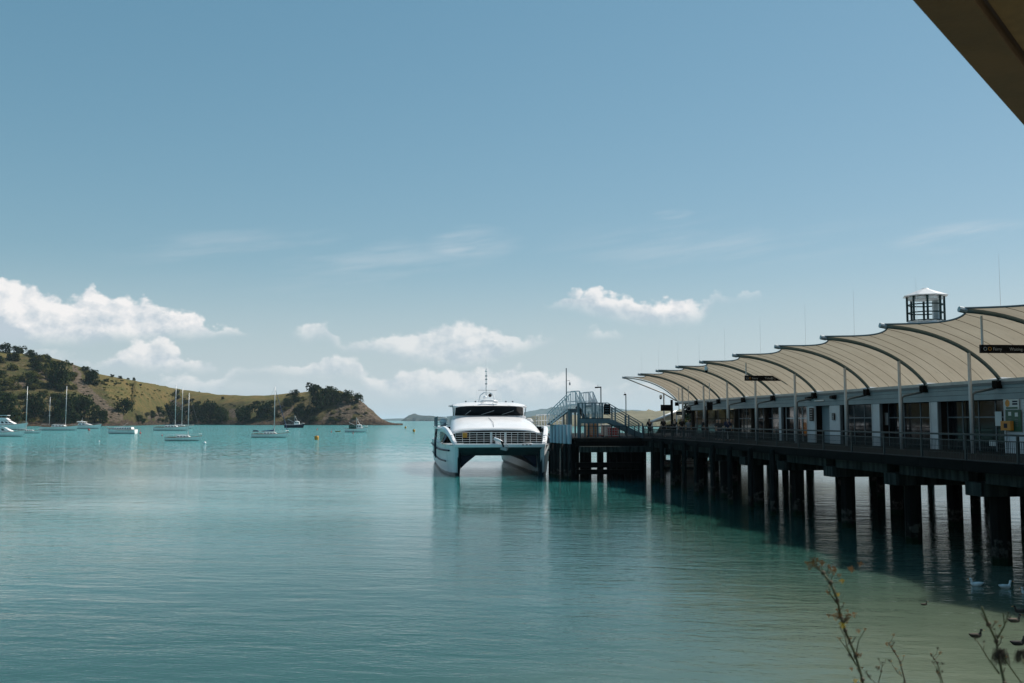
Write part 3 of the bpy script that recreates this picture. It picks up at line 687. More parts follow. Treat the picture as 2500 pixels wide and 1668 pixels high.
# fascia boards
zs = [OPEN_T + .004, OPEN_T + .30, OPEN_T + .56, EAVE - .02]
for a, b_ in zip(zs, zs[1:]):
    nb().box(VW - .06 - .012 * (a > 6.6), VW + .10, UB0, UB1, a + .008, b_ - .008).build('fascia_board', M['fascia'], bl)
nb().box(VW + .02, VW + .12, UB0, UB1, OPEN_T + .01, EAVE - .03).build('lintel', M['inner'], bl)
# interior
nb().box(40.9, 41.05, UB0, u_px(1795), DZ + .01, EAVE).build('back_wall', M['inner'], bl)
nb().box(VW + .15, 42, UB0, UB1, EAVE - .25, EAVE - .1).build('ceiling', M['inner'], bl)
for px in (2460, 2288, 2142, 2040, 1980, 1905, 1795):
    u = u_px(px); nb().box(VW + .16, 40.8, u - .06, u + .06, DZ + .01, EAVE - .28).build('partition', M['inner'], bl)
# recessed toilet door
boards(u_px(2026), u_px(1990), v=VW + .55, m=M['fascia'])
# glazed fronts
def glazing(pa, pb, v, n, mt, frame='trim'):
    u0, u1 = u_px(pa), u_px(pb); g = nb().box(v, v + .02, u0, u1, DZ + .05, OPEN_T - .03).build('window', mt, bl)
    for k in range(n + 1):
        u = u0 + (u1 - u0) * k / n
        o = MB((36, 70, DZ)).box(v - .03, v + .05, u - .035, u + .035, DZ + .03, OPEN_T - .01).build('mullion', M[frame], g)
    MB((36, 70, DZ)).box(v - .032, v + .048, u0, u1, 5.55, 5.62).build('transom', M[frame], g)
glazing(2453, 2294, VW + .5, 4, M['glass']); glazing(2271, 2152, VW + .5, 3, M['glass']); glazing(2129, 2054, VW + .25, 3, M['glass']); glazing(1971, 1911, VW + .3, 3, M['glass'], 'board')
glazing(1900, 1797, VW + .3, 5, M['glass'])
# open hall at the far end: clear panes front and back
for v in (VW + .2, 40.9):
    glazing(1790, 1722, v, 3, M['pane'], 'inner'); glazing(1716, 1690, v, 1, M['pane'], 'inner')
for px in (1792, 1719, 1687):
    u = u_px(px); nb().box(VW + .05, VW + .35, u - .22, u + .22, DZ + .01, OPEN_T).build('pillar', M['inner'], bl)
for px in (1835, 1868):
    u = u_px(px); nb().box(VW - .02, VW + .28, u - .12, u + .12, DZ + .01, OPEN_T).build('pillar', M['inner'], bl)
# roof and cupola
rf = nb(); vr = 35.8; zr = 11.3
rf.add([(VW + .3, UB0, EAVE), (vr, UB0, zr), (42.5, UB0, EAVE), (VW + .3, UB1, EAVE), (vr, UB1, zr), (42.5, UB1, EAVE)], [(0, 3, 4, 1), (1, 4, 5, 2), (0, 1, 2), (3, 5, 4), (0, 2, 5, 3)])
rf.build('roof', M['roofw'], bl)
# cupola: octagonal lantern on a white hipped base
cpx = 2273; CUu = None
vC = vr; uC = u_at(cpx - 4, vC); Yc = wv(vC, uC).y
z_b = at(1250, 785, Yc).z; z_e = at(1250, 724, Yc).z; z_t = at(1250, 704, Yc).z; rC = 42.5 * Yc / F; rE = 54 * Yc / F
cup = nb().lathe(vC, uC, [(2.9, z_b - 1.5), (2.9, z_b - .95), (1.32, z_b - .06), (1.32, z_b)], 4).build('cupola', M['roofw'], bl)
mbr = MB((36, 70, DZ)); mbr.lathe(vC, uC, [(rE, z_e - .02), (rE, z_e + .03), (rE * .20, z_t - .08), (rE * .12, z_t), (.01, z_t)], 8); mbr.build('cupola_roof', M['roofw'], cup)
mbr = MB((36, 70, DZ)); mbr.lathe(vC, uC, [(rC * .98, z_e - .06), (rC * .98, z_e - .24), (.02, z_e - .25)], 8); mbr.build('cupola_ceiling', M['board'], cup)
for k in range(8):
    a = 2 * math.pi * (k + .5) / 8; a2 = 2 * math.pi * (k + 1.5) / 8
    p = (vC + rC * math.cos(a), uC + rC * math.sin(a)); q = (vC + rC * math.cos(a2), uC + rC * math.sin(a2))
    MB((36, 70, DZ)).bar((*p, z_b), (*p, z_e), .11, .11).build('cupola_post', M['green'], cup)
    for f_ in (.02, .34, .66): MB((36, 70, DZ)).bar((*p, z_b + f_ * (z_e - z_b)), (*q, z_b + f_ * (z_e - z_b)), .05, .075).build('cupola_rail', M['green'], cup)
for a in (.5, 1.0): MB((36, 70, DZ)).box(vC + rC * .62, vC + rC * .66, uC - .5 * a, uC + .5 * a, z_b, z_e - .25).build('louvre_panel', M['board'], cup)

# ================================================================ fabric canopy
cn, nb = wthing('fabric_canopy', 'scalloped beige tensile fabric canopy on curved steel ribs', 'canopy', 27, 70, DZ)
BZ = [(VW - .05, EAVE + .04), (28.0, 9.02), (25.7, 9.98), (23.25, 10.06)]
def prof(t_, lift=0.0):
    s_ = 1 - t_; w = (s_ ** 3, 3 * t_ * s_ * s_, 3 * t_ * t_ * s_, t_ ** 3)
    v = sum(a * b_[0] for a, b_ in zip(w, BZ)); z = sum(a * b_[1] for a, b_ in zip(w, BZ))
    return v, z + lift
NS, NTT = 14, 12
ZF = [0.0] * len(RU)
for i in range(len(RU) - 1):
    ua, ub = RU[i], RU[i + 1]; mb = nb(); seams = nb()
    def pt(s_, t_, dz=0.0):
        sc = math.sin(math.pi * s_); tm = 1 - .175 * sc ** .75
        v, z = prof(t_ * tm); sag = .42 * sc * math.sin(math.pi * min(1, .15 + t_ * .8)) * .8
        return (v, ua + (ub - ua) * s_, z - sag + dz)
    mb.v = [tuple(Vector(pt(a / NS, b_ / NTT, .10)) - mb.o) for a in range(NS + 1) for b_ in range(NTT + 1)]
    mb.f = [(a * (NTT + 1) + b_, a * (NTT + 1) + b_ + 1, (a + 1) * (NTT + 1) + b_ + 1, (a + 1) * (NTT + 1) + b_) for a in range(NS) for b_ in range(NTT)]
    mb.build('membrane', M['fabric'], cn, True)
    for s_ in (.2, .4, .6, .8): seams.tube([pt(s_, b_ / 12, .085) for b_ in range(13)], .011, 4)
    seams.build('seam', M['seam'], cn)
    edge = nb(); edge.tube([pt(a / 20, 1, .09) for a in range(21)], .045, 5); edge.build('edge_cable', M['trim'], cn)
    nb().box(VW - .13, VW - .07, ua, ub, EAVE - .10, EAVE + .06).build('gutter', M['railside'], cn)
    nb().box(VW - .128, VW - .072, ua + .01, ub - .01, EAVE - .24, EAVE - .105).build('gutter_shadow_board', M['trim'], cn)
for i, u in enumerate(RU):
    last = i == len(RU) - 1
    pts = [(*[prof(k / 16)[0]], u, prof(k / 16)[1] - .02) for k in range(17)]
    mb = nb(); mb.tube(pts, .055 if last else .10, 8); rb = mb.build('rib', M['rib'], cn, True)
    tp = pts[-1]
    MB((27, 70, DZ)).tube([(tp[0] + .1, u, tp[2]), (tp[0] - .22, u, tp[2] + .06)], .13, 8).build('rib_end', M['railside'], rb)
    MB((27, 70, DZ)).box(VW - .35, VW + .02, u - .22, u + .22, EAVE - .42, EAVE - .02).build('bracket', M['tar'], rb)
    # column and downpipe
    vc = 27.62; zc = 8.82
    if last: zc = 8.35
    mb = nb(); mb.tube([(vc, u, DZ), (vc, u, zc)], .085, 10); mb.build('column', M['post'], cn, True)
    if not last:
        mb = nb(); mb.tube([(VW - .2, u + .15, EAVE - .4), (vc + .34, u + .15, EAVE - .62), (vc + .2, u + .15, EAVE - .72), (vc + .2, u + .15, DZ + .02)], .06, 8); mb.build('downpipe', M['trim'], cn, True)
    # lightning rod above the rib
    mb = nb(); mb.tube([(25.4, u + .8, 9.75), (25.4, u + .8, 10.6), (25.4, u + .8, 12.9 if i > 4 else 12.6)], [.013, .010, .004], 5); mb.build('lightning_rod', M['white'], cn)
    if last:
        mb = nb(); mb.tube([(tp[0], u, tp[2]), (vc, u, zc), (VW - .2, u, EAVE + .1)], .07, 8); mb.build('strut', M['post'], cn, True)

# ================================================================ hanging signs
def pict_ring(mbx, x, z, r): mbx.tube([(x + r * math.cos(a * .524), -.052, z + r * math.sin(a * .524)) for a in range(13)], r * .22, 4)
def hung_sign(pxl, pyl, v0, width, lines, label, hgt):
    u = u_at(pxl, v0); zc = z_at(pyl, u, v0)
    s_, _ = wthing('hanging_sign', label, 'sign', v0, u, zc)
    MB().box(0, width, -.05, .05, -hgt / 2, hgt / 2).build('sign_board', M['sign'], s_)
    for x in (.12, width * .68):
        zt = prof(min(1, max(0, (VW - v0 - x) / 6.0)))[1] - zc
        MB().tube([(x, 0, hgt / 2), (x, 0, zt + .05)], .05, 6).build('hanger', M['post'], s_)
    for x, body in lines:
        o = link('lettering', text_mesh(body, hgt * .52, M['letter']), s_, (x, -.054, -hgt * .19)); o.rotation_euler = (R(90), 0, 0)
    return s_, hgt
s1, h1 = hung_sign(1820, 923.5, 25.15, 3.55, [(.56, 'Ferry'), (1.55, 'Toilets'), (2.58, 'Tickets')], 'black overhead sign reading Ferry, Toilets and Tickets, hung farther along the canopy', .40)
for x, mt_, sq in ((.2, 'letter', 1), (.4, 'orange', 0), (2.1, 'letter', 0), (2.33, 'letter', 1), (3.22, 'letter', 0), (3.4, 'orange', 1)):
    mb = MB()
    if sq: mb.tube([(x - .07, -.052, -.07), (x + .07, -.052, -.07), (x + .07, -.052, .07), (x - .07, -.052, .07), (x - .07, -.052, -.07)], .014, 4)
    else: pict_ring(mb, x, 0, .07)
    mb.build('pictogram', M[mt_], s1)
s2, h2 = hung_sign(2399, 852, 24.45, 3.6, [(.56, 'Ferry'), (1.32, 'Waiting area')], 'nearer black overhead sign starting with Ferry, cut by the right picture edge', .36)
for x, mt_ in ((.21, 'letter'), (.42, 'orange')):
    mb = MB(); pict_ring(mb, x, 0, .07); mb.build('pictogram', M[mt_], s2)

# wall signs and fittings
def wall_plate(name, pa, pb, ya, yb, mt_, label, cat, v=VW - .07, th=.03):
    u0, u1 = u_at(pa, v), u_at(pb, v); um = (u0 + u1) / 2
    z0, z1 = z_at(yb, um, v), z_at(ya, um, v)
    o, nbx = wthing(name, label, cat, v, um, z0); nbx().box(v - th, v, min(u0, u1), max(u0, u1), z0, z1).build('panel', M[mt_], o)
    return o, nbx, v - th - .002, u0, u1, z0, z1
o, nbx, v_, u0, u1, z0, z1 = wall_plate('notice_board', 2490, 2456, 975, 1000, 'paper', 'pale board with orange emblem and blue lines above the green poster', 'sign')
nbx().box(v_ - .004, v_, u0 + .45 * (u1 - u0), u0 + .08 * (u1 - u0), z0 + .45 * (z1 - z0), z0 + .62 * (z1 - z0)).build('text_line', M['navy'], o)
nbx().box(v_ - .004, v_, u0 + .45 * (u1 - u0), u0 + .08 * (u1 - u0), z0 + .70 * (z1 - z0), z0 + .85 * (z1 - z0)).build('text_line', M['navy'], o)
nbx().box(v_ - .004, v_, u0 + .92 * (u1 - u0), u0 + .08 * (u1 - u0), z0 + .06 * (z1 - z0), z0 + .24 * (z1 - z0)).build('text_line', M['poster'], o)
mb = nbx(); mb.lathe(0, 0, [(.001, 0), (.18, 0), (.18, .01), (.001, .01)], 12); mb.v = [(q[2] * -1 + 0, q[0] + 0, q[1]) for q in [(a + nbx().o.x, b_ + nbx().o.y, c_ + nbx().o.z) for a, b_, c_ in mb.v]]
eo = mb.build('emblem', M['orange'], o); eo.location = (-.034, (u0 + .80 * (u1 - u0)) - (u0 + u1) / 2, .62 * (z1 - z0))
o, nbx, v_, u0, u1, z0, z1 = wall_plate('poster', 2494, 2457, 1001, 1054, 'poster', 'tall dark green poster with white marks on the terminal wall', 'poster')
for fu, fz in ((.72, .78), (.28, .74)):
    uc = u0 + fu * (u1 - u0); zc = z0 + fz * (z1 - z0)
    nbx().box(v_ - .004, v_, uc - .12, uc + .12, zc - .05, zc + .14).build('mark', M['paper'], o)
    for j in range(4): nbx().box(v_ - .004, v_, uc - .13, uc + .13, zc - .22 - j * .1, zc - .18 - j * .1).build('text_line', M['trim'], o)
o, nbx, v_, u0, u1, z0, z1 = wall_plate('defibrillator_box', 2474, 2450, 1028, 1051, 'orange', 'orange-yellow box mounted at the edge of the green poster', 'box', VW - .16, .16)
nbx().box(v_ - .004, v_, (u0 + u1) / 2 - .14, (u0 + u1) / 2 + .14, z0 + .12, z0 + .34).build('mark', M['navy'], o)
for (a, b_, ya, yb, lb) in ((2168, 2157, 1008, 1038, 'pale notice taped inside the left dark shopfront'), (2446, 2430, 1005, 1040, 'pale notice taped inside the right dark shopfront'), (2429, 2414, 1075, 1089, 'small pale notice low on the right shopfront glass')):
    wall_plate('notice', a, b_, ya, yb, 'paper', lb, 'notice', VW + .47, .01)
o, nbx, v_, u0, u1, z0, z1 = wall_plate('directory_sign', 1986.5, 1977, 996, 1028, 'sign', 'narrow black directory sign with pale rows on weatherboards', 'sign')
for j in range(5): nbx().box(v_ - .004, v_, u0 + .2 * (u1 - u0), u0 + .85 * (u1 - u0), z0 + (.12 + .18 * j) * (z1 - z0), z0 + (.16 + .18 * j) * (z1 - z0)).build('text_line', M['letter'], o)
# toilet pictogram: a walking figure in white on black
o, nbx, v_, u0, u1, z0, z1 = wall_plate('toilet_sign', 2038.5, 2032, 1009, 1026, 'sign', 'small black toilet sign with white figure beside the doorway', 'sign')
um = (u0 + u1) / 2; hh_ = z1 - z0
nbx().box(v_ - .006, v_, um - .05, um + .05, z0 + .30 * hh_, z0 + .68 * hh_).build('figure_body', M['paper'], o)
nbx().box(v_ - .006, v_, um - .035, um + .035, z0 + .74 * hh_, z0 + .9 * hh_).build('figure_head', M['paper'], o)
mb = nbx(); mb.bar((v_ - .003, um, z0 + .32 * hh_), (v_ - .003, um - .07, z0 + .06 * hh_), .03); mb.bar((v_ - .003, um, z0 + .32 * hh_), (v_ - .003, um + .07, z0 + .06 * hh_), .03); mb.build('figure_legs', M['paper'], o)
# tube light and flood lamps under the eave
u = u_px(2005); o, nbx = wthing('tube_light', 'white tube light under the eave above the toilet door', 'lamp', VW - .12, u, 6.78)
nbx().box(VW - .17, VW - .09, u - .75, u + .75, 6.78, 6.87).build('tube', M['white'], o); nbx().box(VW - .088, VW - .062, u - .8, u + .8, 6.76, 6.9).build('fitting', M['trim'], o)
for px, lb in ((2043, 'black floodlight on the fascia above the toilet sign'), (1982, 'black loudspeaker on the fascia left of the tube light')):
    u = u_px(px); o, nbx = wthing('wall_floodlight', lb, 'lamp', VW - .1, u, 7.0)
    nbx().prism([(VW - .09, u - .22, 6.86), (VW - .42, u - .28, 6.92), (VW - .42, u - .28, 7.10), (VW - .09, u - .22, 7.16)], (0, .5, 0)).build('housing', M['black'], o, bevel=.02)
    nbx().box(VW - .088, VW - .055, u - .06, u + .06, 6.95, 7.12).build('bracket', M['black'], o)
# dome cameras
def dome(v, u, z, ztop, label):
    o, nbx = wthing('security_camera', label, 'camera', v, u, z)
    mb = nbx(); mb.lathe(v, u, [(.14, z), (.16, z + .12), (.16, z + .26), (.06, z + .36)], 10); mb.build('housing', M['white'], o, True)
    mb = nbx(); mb.ball((v, u, z - .02), .13, 10, 6); mb.build('dome', M['black'], o, True)
    mb = nbx(); mb.tube([(v, u, z + .34), (v, u, ztop)], .03, 6); mb.build('stem', M['post'], o)
i_ = RIB_PX.index(1894) + 3; vD = 23.6
dome(vD, RU[i_] , z_at(905, RU[i_], vD), 10.0, 'dome camera hanging from a rib tip of the canopy')
dome(27.25, RU[-1] - .1, z_at(972, RU[-1], 27.4), 8.2, 'dome camera on the outermost thin canopy post')
# hanging displays near the far end
def display(pxa, pxb, ya, yb, v, label, mt_='sign', drop=None):
    u = u_at((pxa + pxb) / 2, v); va, vb = v_at(pxa, u), v_at(pxb, u); z0, z1 = z_at(yb, u, v), z_at(ya, u, v)
    o, nbx = wthing('display_board', label, 'sign', v, u, z0)
    nbx().box(va, vb, u - .06, u + .06, z0, z1).build('screen_box', M[mt_], o)
    if drop == 'pole':
        nbx().box(vb - .1, vb + .12, u + .062, u + .2, DZ, z1 + .5).build('pole', M['sign'], o)
    else: nbx().tube([(v, u, z1 - .01), (v, u, max(z1 + .5, drop or 8.0))], .035, 6).build('hanger', M['post'], o)
    return o, nbx, va, vb, u, z0, z1
display(1613.5, 1641, 988.5, 1003.5, 25.6, 'black display board on a post at the canopy end', drop='pole')
o, nbx, va, vb, u, z0, z1 = display(1675, 1688, 993, 1009, 27.0, 'square black sign with a ring emblem under the canopy', drop=8.8)
mb = nbx(); mb.tube([((va + vb) / 2 + .2 * math.cos(a * .524), u - .07, (z0 + z1) / 2 + .12 + .2 * math.sin(a * .524)) for a in range(13)], .02, 4); mb.build('emblem', M['railside'], o)
display(1726, 1740, 982, 1002, 27.0, 'black hanging box sign right of the ringed sign', drop=8.8)
o, nbx, va, vb, u, z0, z1 = display(1651, 1665, 1005, 1013.5, 26.2, 'small black pier number sign at the far canopy end', drop=8.6)
nbx().box(va + .1, vb - .1, u - .066, u - .061, z0 + .12, z1 - .12).build('text_line', M['trim'], o)

# ================================================================ stairs on the pierhead
US = UHEAD + .8
st_, nb = wthing('access_stair', 'blue-grey steel stair and landing on the pierhead', 'stair', 18, US, DZ)
def vz(px, py, u=None): u = u or US; v = v_at(px, u); return v, z_at(py, u, v)
D2 = 1.5
va, zf = vz(1416, 1021); vb, _ = vz(1491, 1021); vbot, _ = vz(1569, 1069); zbot = DZ + .05
nb().box(va, vb, US, US + D2, zf - .06, zf).build('landing_floor', M['tread'], st_)
for du in (0, D2): nb().box(va, vb, US + du - .05, US + du + .05, zf - .48, zf - .062).build('landing_beam', M['steel'], st_)
for du in (0, D2): nb().bar((vb, US + du, zf - .28), (vbot, US + du, zbot + .1), .1, .42).build('stringer', M['steel'], st_)
for k in range(9):
    f_ = (k + .5) / 9; nb().box(vb + (vbot - vb) * f_ - .14, vb + (vbot - vb) * f_ + .14, US + .06, US + D2 - .06, zf - .1 + (zbot + .1 - zf) * f_ - .02, zf - .1 + (zbot + .1 - zf) * f_ + .02).build('tread', M['tread'], st_)
zr_ = z_at(984, US, va)
for du in (0, D2):
    for px in (1429, 1453, 1471):
        v, _ = vz(px, 1000); nb().box(v - .06, v + .06, US + du - .055, US + du + .055, zf, zr_).build('post', M['steel'], st_)
    for px, y0, y1 in ((1502, 1034, 994), (1535, 1055, 1014), (1568.5, 1069, 1034)):
        v, za = vz(px, y0); _, zb = vz(px, y1); nb().box(v - .06, v + .06, US + du - .06, US + du + .06, max(DZ, za - .3), zb).build('post', M['steel'], st_)
    v1, z1 = vz(1484, 984); v2, z2 = vz(1568.5, 1034)
    nb().bar((va, US + du, z1), (v1, US + du, z1), .07).build('handrail', M['steel'], st_)
    nb().bar((v1, US + du, z1), (v2, US + du, z2), .07).build('handrail', M['steel'], st_)
    for d_ in (.28, .5, .72, .94): nb().bar((v1, US + du, z1 - d_), (v2, US + du, z2 - d_), .03).build('mid_rail', M['steel'], st_)
mb = nb(); vL, _ = vz(1430, 1000); vM, _ = vz(1470, 1000)
for k in range(9): mb.bar((vL, US - .02, zf + .12 + k * .125), (vM, US - .02, zf + .12 + k * .125), .02, .075)
mb.build('mesh_panel', M['mesh'], st_)
for px in (1391, 1414):
    v, _ = vz(px, 1000); nb().box(v - .1, v + .1, US + .3, US + .5, DZ, z_at(985 if px > 1400 else 998, US, v)).build('support_column', M['steel'], st_)
v1, z1 = vz(1473.5, 987); v2, z2 = vz(1489.5, 1012.5)
o, nbx = wthing('information_panel', 'black information panel fixed to the stair landing railing', 'sign', v1, US - .12, z2)
nbx().box(v1, v2, US - .14, US - .08, z2, z1).build('panel', M['sign'], o)
for j in range(4): nbx().box(v1 + .1, v2 - .12, US - .145, US - .141, z1 - .2 - j * .22, z1 - .16 - j * .22).build('text_line', M['steel'], o)

# white gangway tower behind
UG = UHEAD + 4.0
gt, nb = wthing('boarding_gangway', 'white lattice boarding gangway with raised double tower', 'gangway', 16, UG, DZ)
def gz(px, py): v = v_at(px, UG); return v, z_at(py, UG, v)
def slope_frame(p0t, p0b, p1t, p1b, du, n, diag=True):
    (a_v, a_t), (_, a_b), (b_v, b_t), (_, b_b) = gz(*p0t), gz(*p0b), gz(*p1t), gz(*p1b)
    mb = nb(); u = UG + du
    mb.bar((a_v, u, a_t), (b_v, u, b_t), .07, .09); mb.bar((a_v, u, a_b), (b_v, u, b_b), .06, .10)
    mb.bar((a_v, u, a_b + .25 * (a_t - a_b)), (b_v, u, b_b + .25 * (b_t - b_b)), .04, .05)
    for k in range(n + 1):
        f_ = k / n; v = a_v + (b_v - a_v) * f_; zt = a_t + (b_t - a_t) * f_; zb = a_b + (b_b - a_b) * f_
        mb.bar((v, u, zb), (v, u, zt), .035, .04)
        if diag and k < n:
            f2 = (k + 1) / n; mb.bar((v, u, zt), (a_v + (b_v - a_v) * f2, u, a_b + (b_b - a_b) * f2), .05, .05)
    return mb.build('balustrade', M['white'], gt)
for du in (0, 2.2):
    slope_frame((1344, 1009), (1344, 1036), (1393, 962), (1393, 997), du, 8)
    slope_frame((1393.5, 956), (1393.5, 988), (1414, 955), (1414, 988), du, 4, False)
    slope_frame((1414.5, 955), (1414.5, 985), (1429.5, 985), (1429.5, 1016), du, 5)
    slope_frame((1436, 957), (1436, 986), (1459.5, 955), (1459.5, 985), du + 2.6, 4, False)
    slope_frame((1460, 955), (1460, 984), (1471, 981), (1471, 1010), du + 2.6, 4)
(a_v, a_z), (b_v, b_z) = gz(1344, 1036), gz(1393, 999)
nb().prism([(a_v, UG, a_z), (b_v, UG, b_z), (b_v, UG, b_z - .16), (a_v, UG, a_z - .1)], (0, 2.2, 0)).build('ramp_floor', M['tread'], gt)
(c_v, c_z), (d_v, d_z) = gz(1393.5, 998), gz(1414, 998)
nb().box(c_v, d_v, UG, UG + 4.8, c_z - .35, c_z).build('landing_floor', M['trim'], gt)
(e_v, e_z), (f_v, f_z) = gz(1414.5, 992), gz(1436, 1019)
nb().prism([(e_v, UG, e_z), (f_v, UG, f_z), (f_v, UG, f_z - .2), (e_v, UG, e_z - .2)], (0, 2.2, 0)).build('stair_floor', M['tread'], gt)
(g_v, g_z), (h_v, h_z) = gz(1436, 988), gz(1460, 988); nb().box(g_v, h_v, UG + 2.6, UG + 4.8, g_z - .25, g_z).build('landing_floor', M['trim'], gt)
for px in (1395, 1413, 1437, 1459):
    for du in (.1, 2.1, 4.7):
        v, _ = gz(px, 1000); nb().box(v - .07, v + .07, UG + du - .07, UG + du + .07, DZ, c_z - .3).build('support_column', M['steel'], gt)
# low white rails beyond the ferry's bow
o, nb2 = wthing('boarding_rails', 'white boarding rails between the ferry and the fender piles', 'railing', 15.2, UG + 16, DZ)
for k in range(6):
    u = UG + 12 + k * 2.4
    for v in (14.95, 16.2):
        nb2().box(v - .04, v + .04, u - .04, u + .04, DZ, DZ + 2.3).build('post', M['white'], o)
for v in (14.95, 16.2):
    for zz in (.5, 1.0, 1.6, 2.25): nb2().bar((v, UG + 12, DZ + zz), (v, UG + 24, DZ + zz), .06).build('rail', M['white'], o)
for k in range(6): nb2().bar((14.95, UG + 12 + k * 2.4, DZ + 2.25), (16.2, UG + 12 + k * 2.4, DZ + 2.25), .06).build('cross_rail', M['white'], o)

# lamp posts
def lamp_post(px, y_top, u, label, arm=0.0, cat='lamp post', r=.06):
    v = v_at(px, u); zt = z_at(y_top, u, v); o, nbx = wthing('lamp_post', label, cat, v, u, DZ)
    nbx().tube([(v, u, DZ), (v, u, zt)], r, 8).build('pole', M['trim'], o)
    nbx().lathe(v, u, [(.16, DZ), (.16, DZ + .05)], 8).build('base_plate', M['trim'], o)
    if arm:
        nbx().prism([(v, u - .1, zt - .1), (v - arm, u - .1, zt - .16), (v - arm, u - .1, zt - .02), (v, u - .1, zt + .02)], (0, .2, 0)).build('lamp_head', M['black'], o)
        nbx().tube([(v - arm * .5, u, zt), (v - arm * .5, u, zt + .2)], .02, 5).build('sensor', M['black'], o)
    return o, nbx, v, zt
lamp_post(1467.5, 944.5, UG + 9, 'dark lamp post with arm behind the gangway tower', .62)
lamp_post(1528.5, 962, UG + 6, 'slim dark lamp post rising behind the descending stair', .2, r=.05)
o, nbx, v, zt = lamp_post(1383, 899, UG + 7, 'tall thin grey mast with a hanging camera above the ramp', 0, 'mast', r=.05)
nbx().tube([(v, UG + 7, zt - 1.3), (v + .35, UG + 7, zt - 1.25), (v + .36, UG + 7, zt - 1.45)], .018, 5).build('bracket', M['trim'], o)
nbx().lathe(v + .36, UG + 7, [(.05, zt - 1.75), (.09, zt - 1.6), (.03, zt - 1.42)], 8).build('camera', M['trim'], o)

# small fabric shelter beyond the terminal and gear on the pierhead
UQ = 112.0
q0 = (v_at(1588, UQ), z_at(1031, UQ, 25)); q1 = (v_at(1652, UQ), z_at(1004, UQ, 25)); q2 = (v_at(1668, UQ), z_at(1035, UQ, 28))
o, nbx = wthing('small_shelter', 'small tan fabric shelter with a slanting white beam beyond the terminal', 'shelter', q0[0], UQ, DZ)
nbx().tube([(q0[0], UQ, q0[1]), (q1[0], UQ, q1[1])], .14, 8).build('beam', M['white'], o, True)
mb = nbx(); mb.add([(q0[0] + .4, UQ + .2, q0[1]), (q1[0], UQ + .2, q1[1] - .1), (q2[0], UQ + .2, q2[1] + .6), (q0[0] + 1.4, UQ + 4, q0[1] + .3), (q1[0], UQ + 4, q1[1] - .2)], [(0, 1, 4, 3), (0, 1, 2)]); mb.build('membrane', M['fabric'], o)
nbx().tube([(q0[0] + .2, UQ, DZ), (q0[0] + .2, UQ, q0[1] + .05)], .07, 8).build('post', M['post'], o)
nbx().tube([(q1[0], UQ, DZ), (q1[0], UQ, q1[1])], .07, 8).build('post', M['post'], o)
def crate(px, u, w, d, h, mt_, label, name='luggage_cage', cat='cage'):
    v = v_at(px, u); o, nbx = wthing(name, label, cat, v, u, DZ)
    mb = nbx()
    for a in range(7):
        x = v - w / 2 + w * a / 6; mb.bar((x, u, DZ + .2), (x, u, DZ + h), .025); mb.bar((x, u + d, DZ + .2), (x, u + d, DZ + h), .025)
    for a in range(5):
        z = DZ + .2 + (h - .2) * a / 4
        for uu in (u, u + d): mb.bar((v - w / 2, uu, z), (v + w / 2, uu, z), .025)
        for vv in (v - w / 2, v + w / 2): mb.bar((vv, u, z), (vv, u + d, z), .025)
    mb.build('cage_frame', M['railside'], o); nbx().box(v - w / 2, v + w / 2, u, u + d, DZ + .14, DZ + .2).build('tray', M[mt_], o)
    for sx_ in (-1, 1):
        for uu in (u + .15, u + d - .15): nbx().tube([(v + sx_ * (w / 2 - .1) - .03, uu, DZ + .07), (v + sx_ * (w / 2 - .1) + .03, uu, DZ + .07)], .07, 8).build('castor', M['black'], o)
crate(1500, UHEAD + 3.2, 1.5, 1.0, 1.15, 'railside', 'wire luggage cage behind the railing under the stair')
crate(1455, UHEAD + 6.5, 1.6, 1.0, 1.3, 'cratered', 'taller wire luggage cage with red tray, left under the landing')
def bin_(px, u, w, h, mt_, label):
    v = v_at(px, u); o, nbx = wthing('storage_bin', label, 'bin', v, u, DZ)
    nbx().prism([(v - w * .45, u, DZ), (v + w * .45, u, DZ), (v + w / 2, u, DZ + h), (v - w / 2, u, DZ + h)], (0, w, 0)).build('body', M[mt_], o, bevel=.03)
    nbx().box(v - w * .53, v + w * .53, u - .03, u + w + .03, DZ + h, DZ + h + .08).build('lid', M[mt_], o, bevel=.02)
bin_(1499, UHEAD + 5, .9, .85, 'cratered', 'red storage bin behind the wire cage under the stair')
bin_(1447, UHEAD + 9, 1.1, 1.35, 'orange', 'orange storage bin under the stair landing')
bin_(1482, UHEAD + 10, 1.0, 1.1, 'paper', 'pale storage bin under the stair landing')

# ================================================================ ferry
fe, _ = wthing('catamaran_ferry', 'white catamaran passenger ferry moored bow-on beside the wharf', 'ferry', 8.85, 97.6, 0)
def fb(mb, name, mt_, par=None, smooth=False, bevel=0): return mb.build(name, M[mt_], par or fe, smooth, bevel)
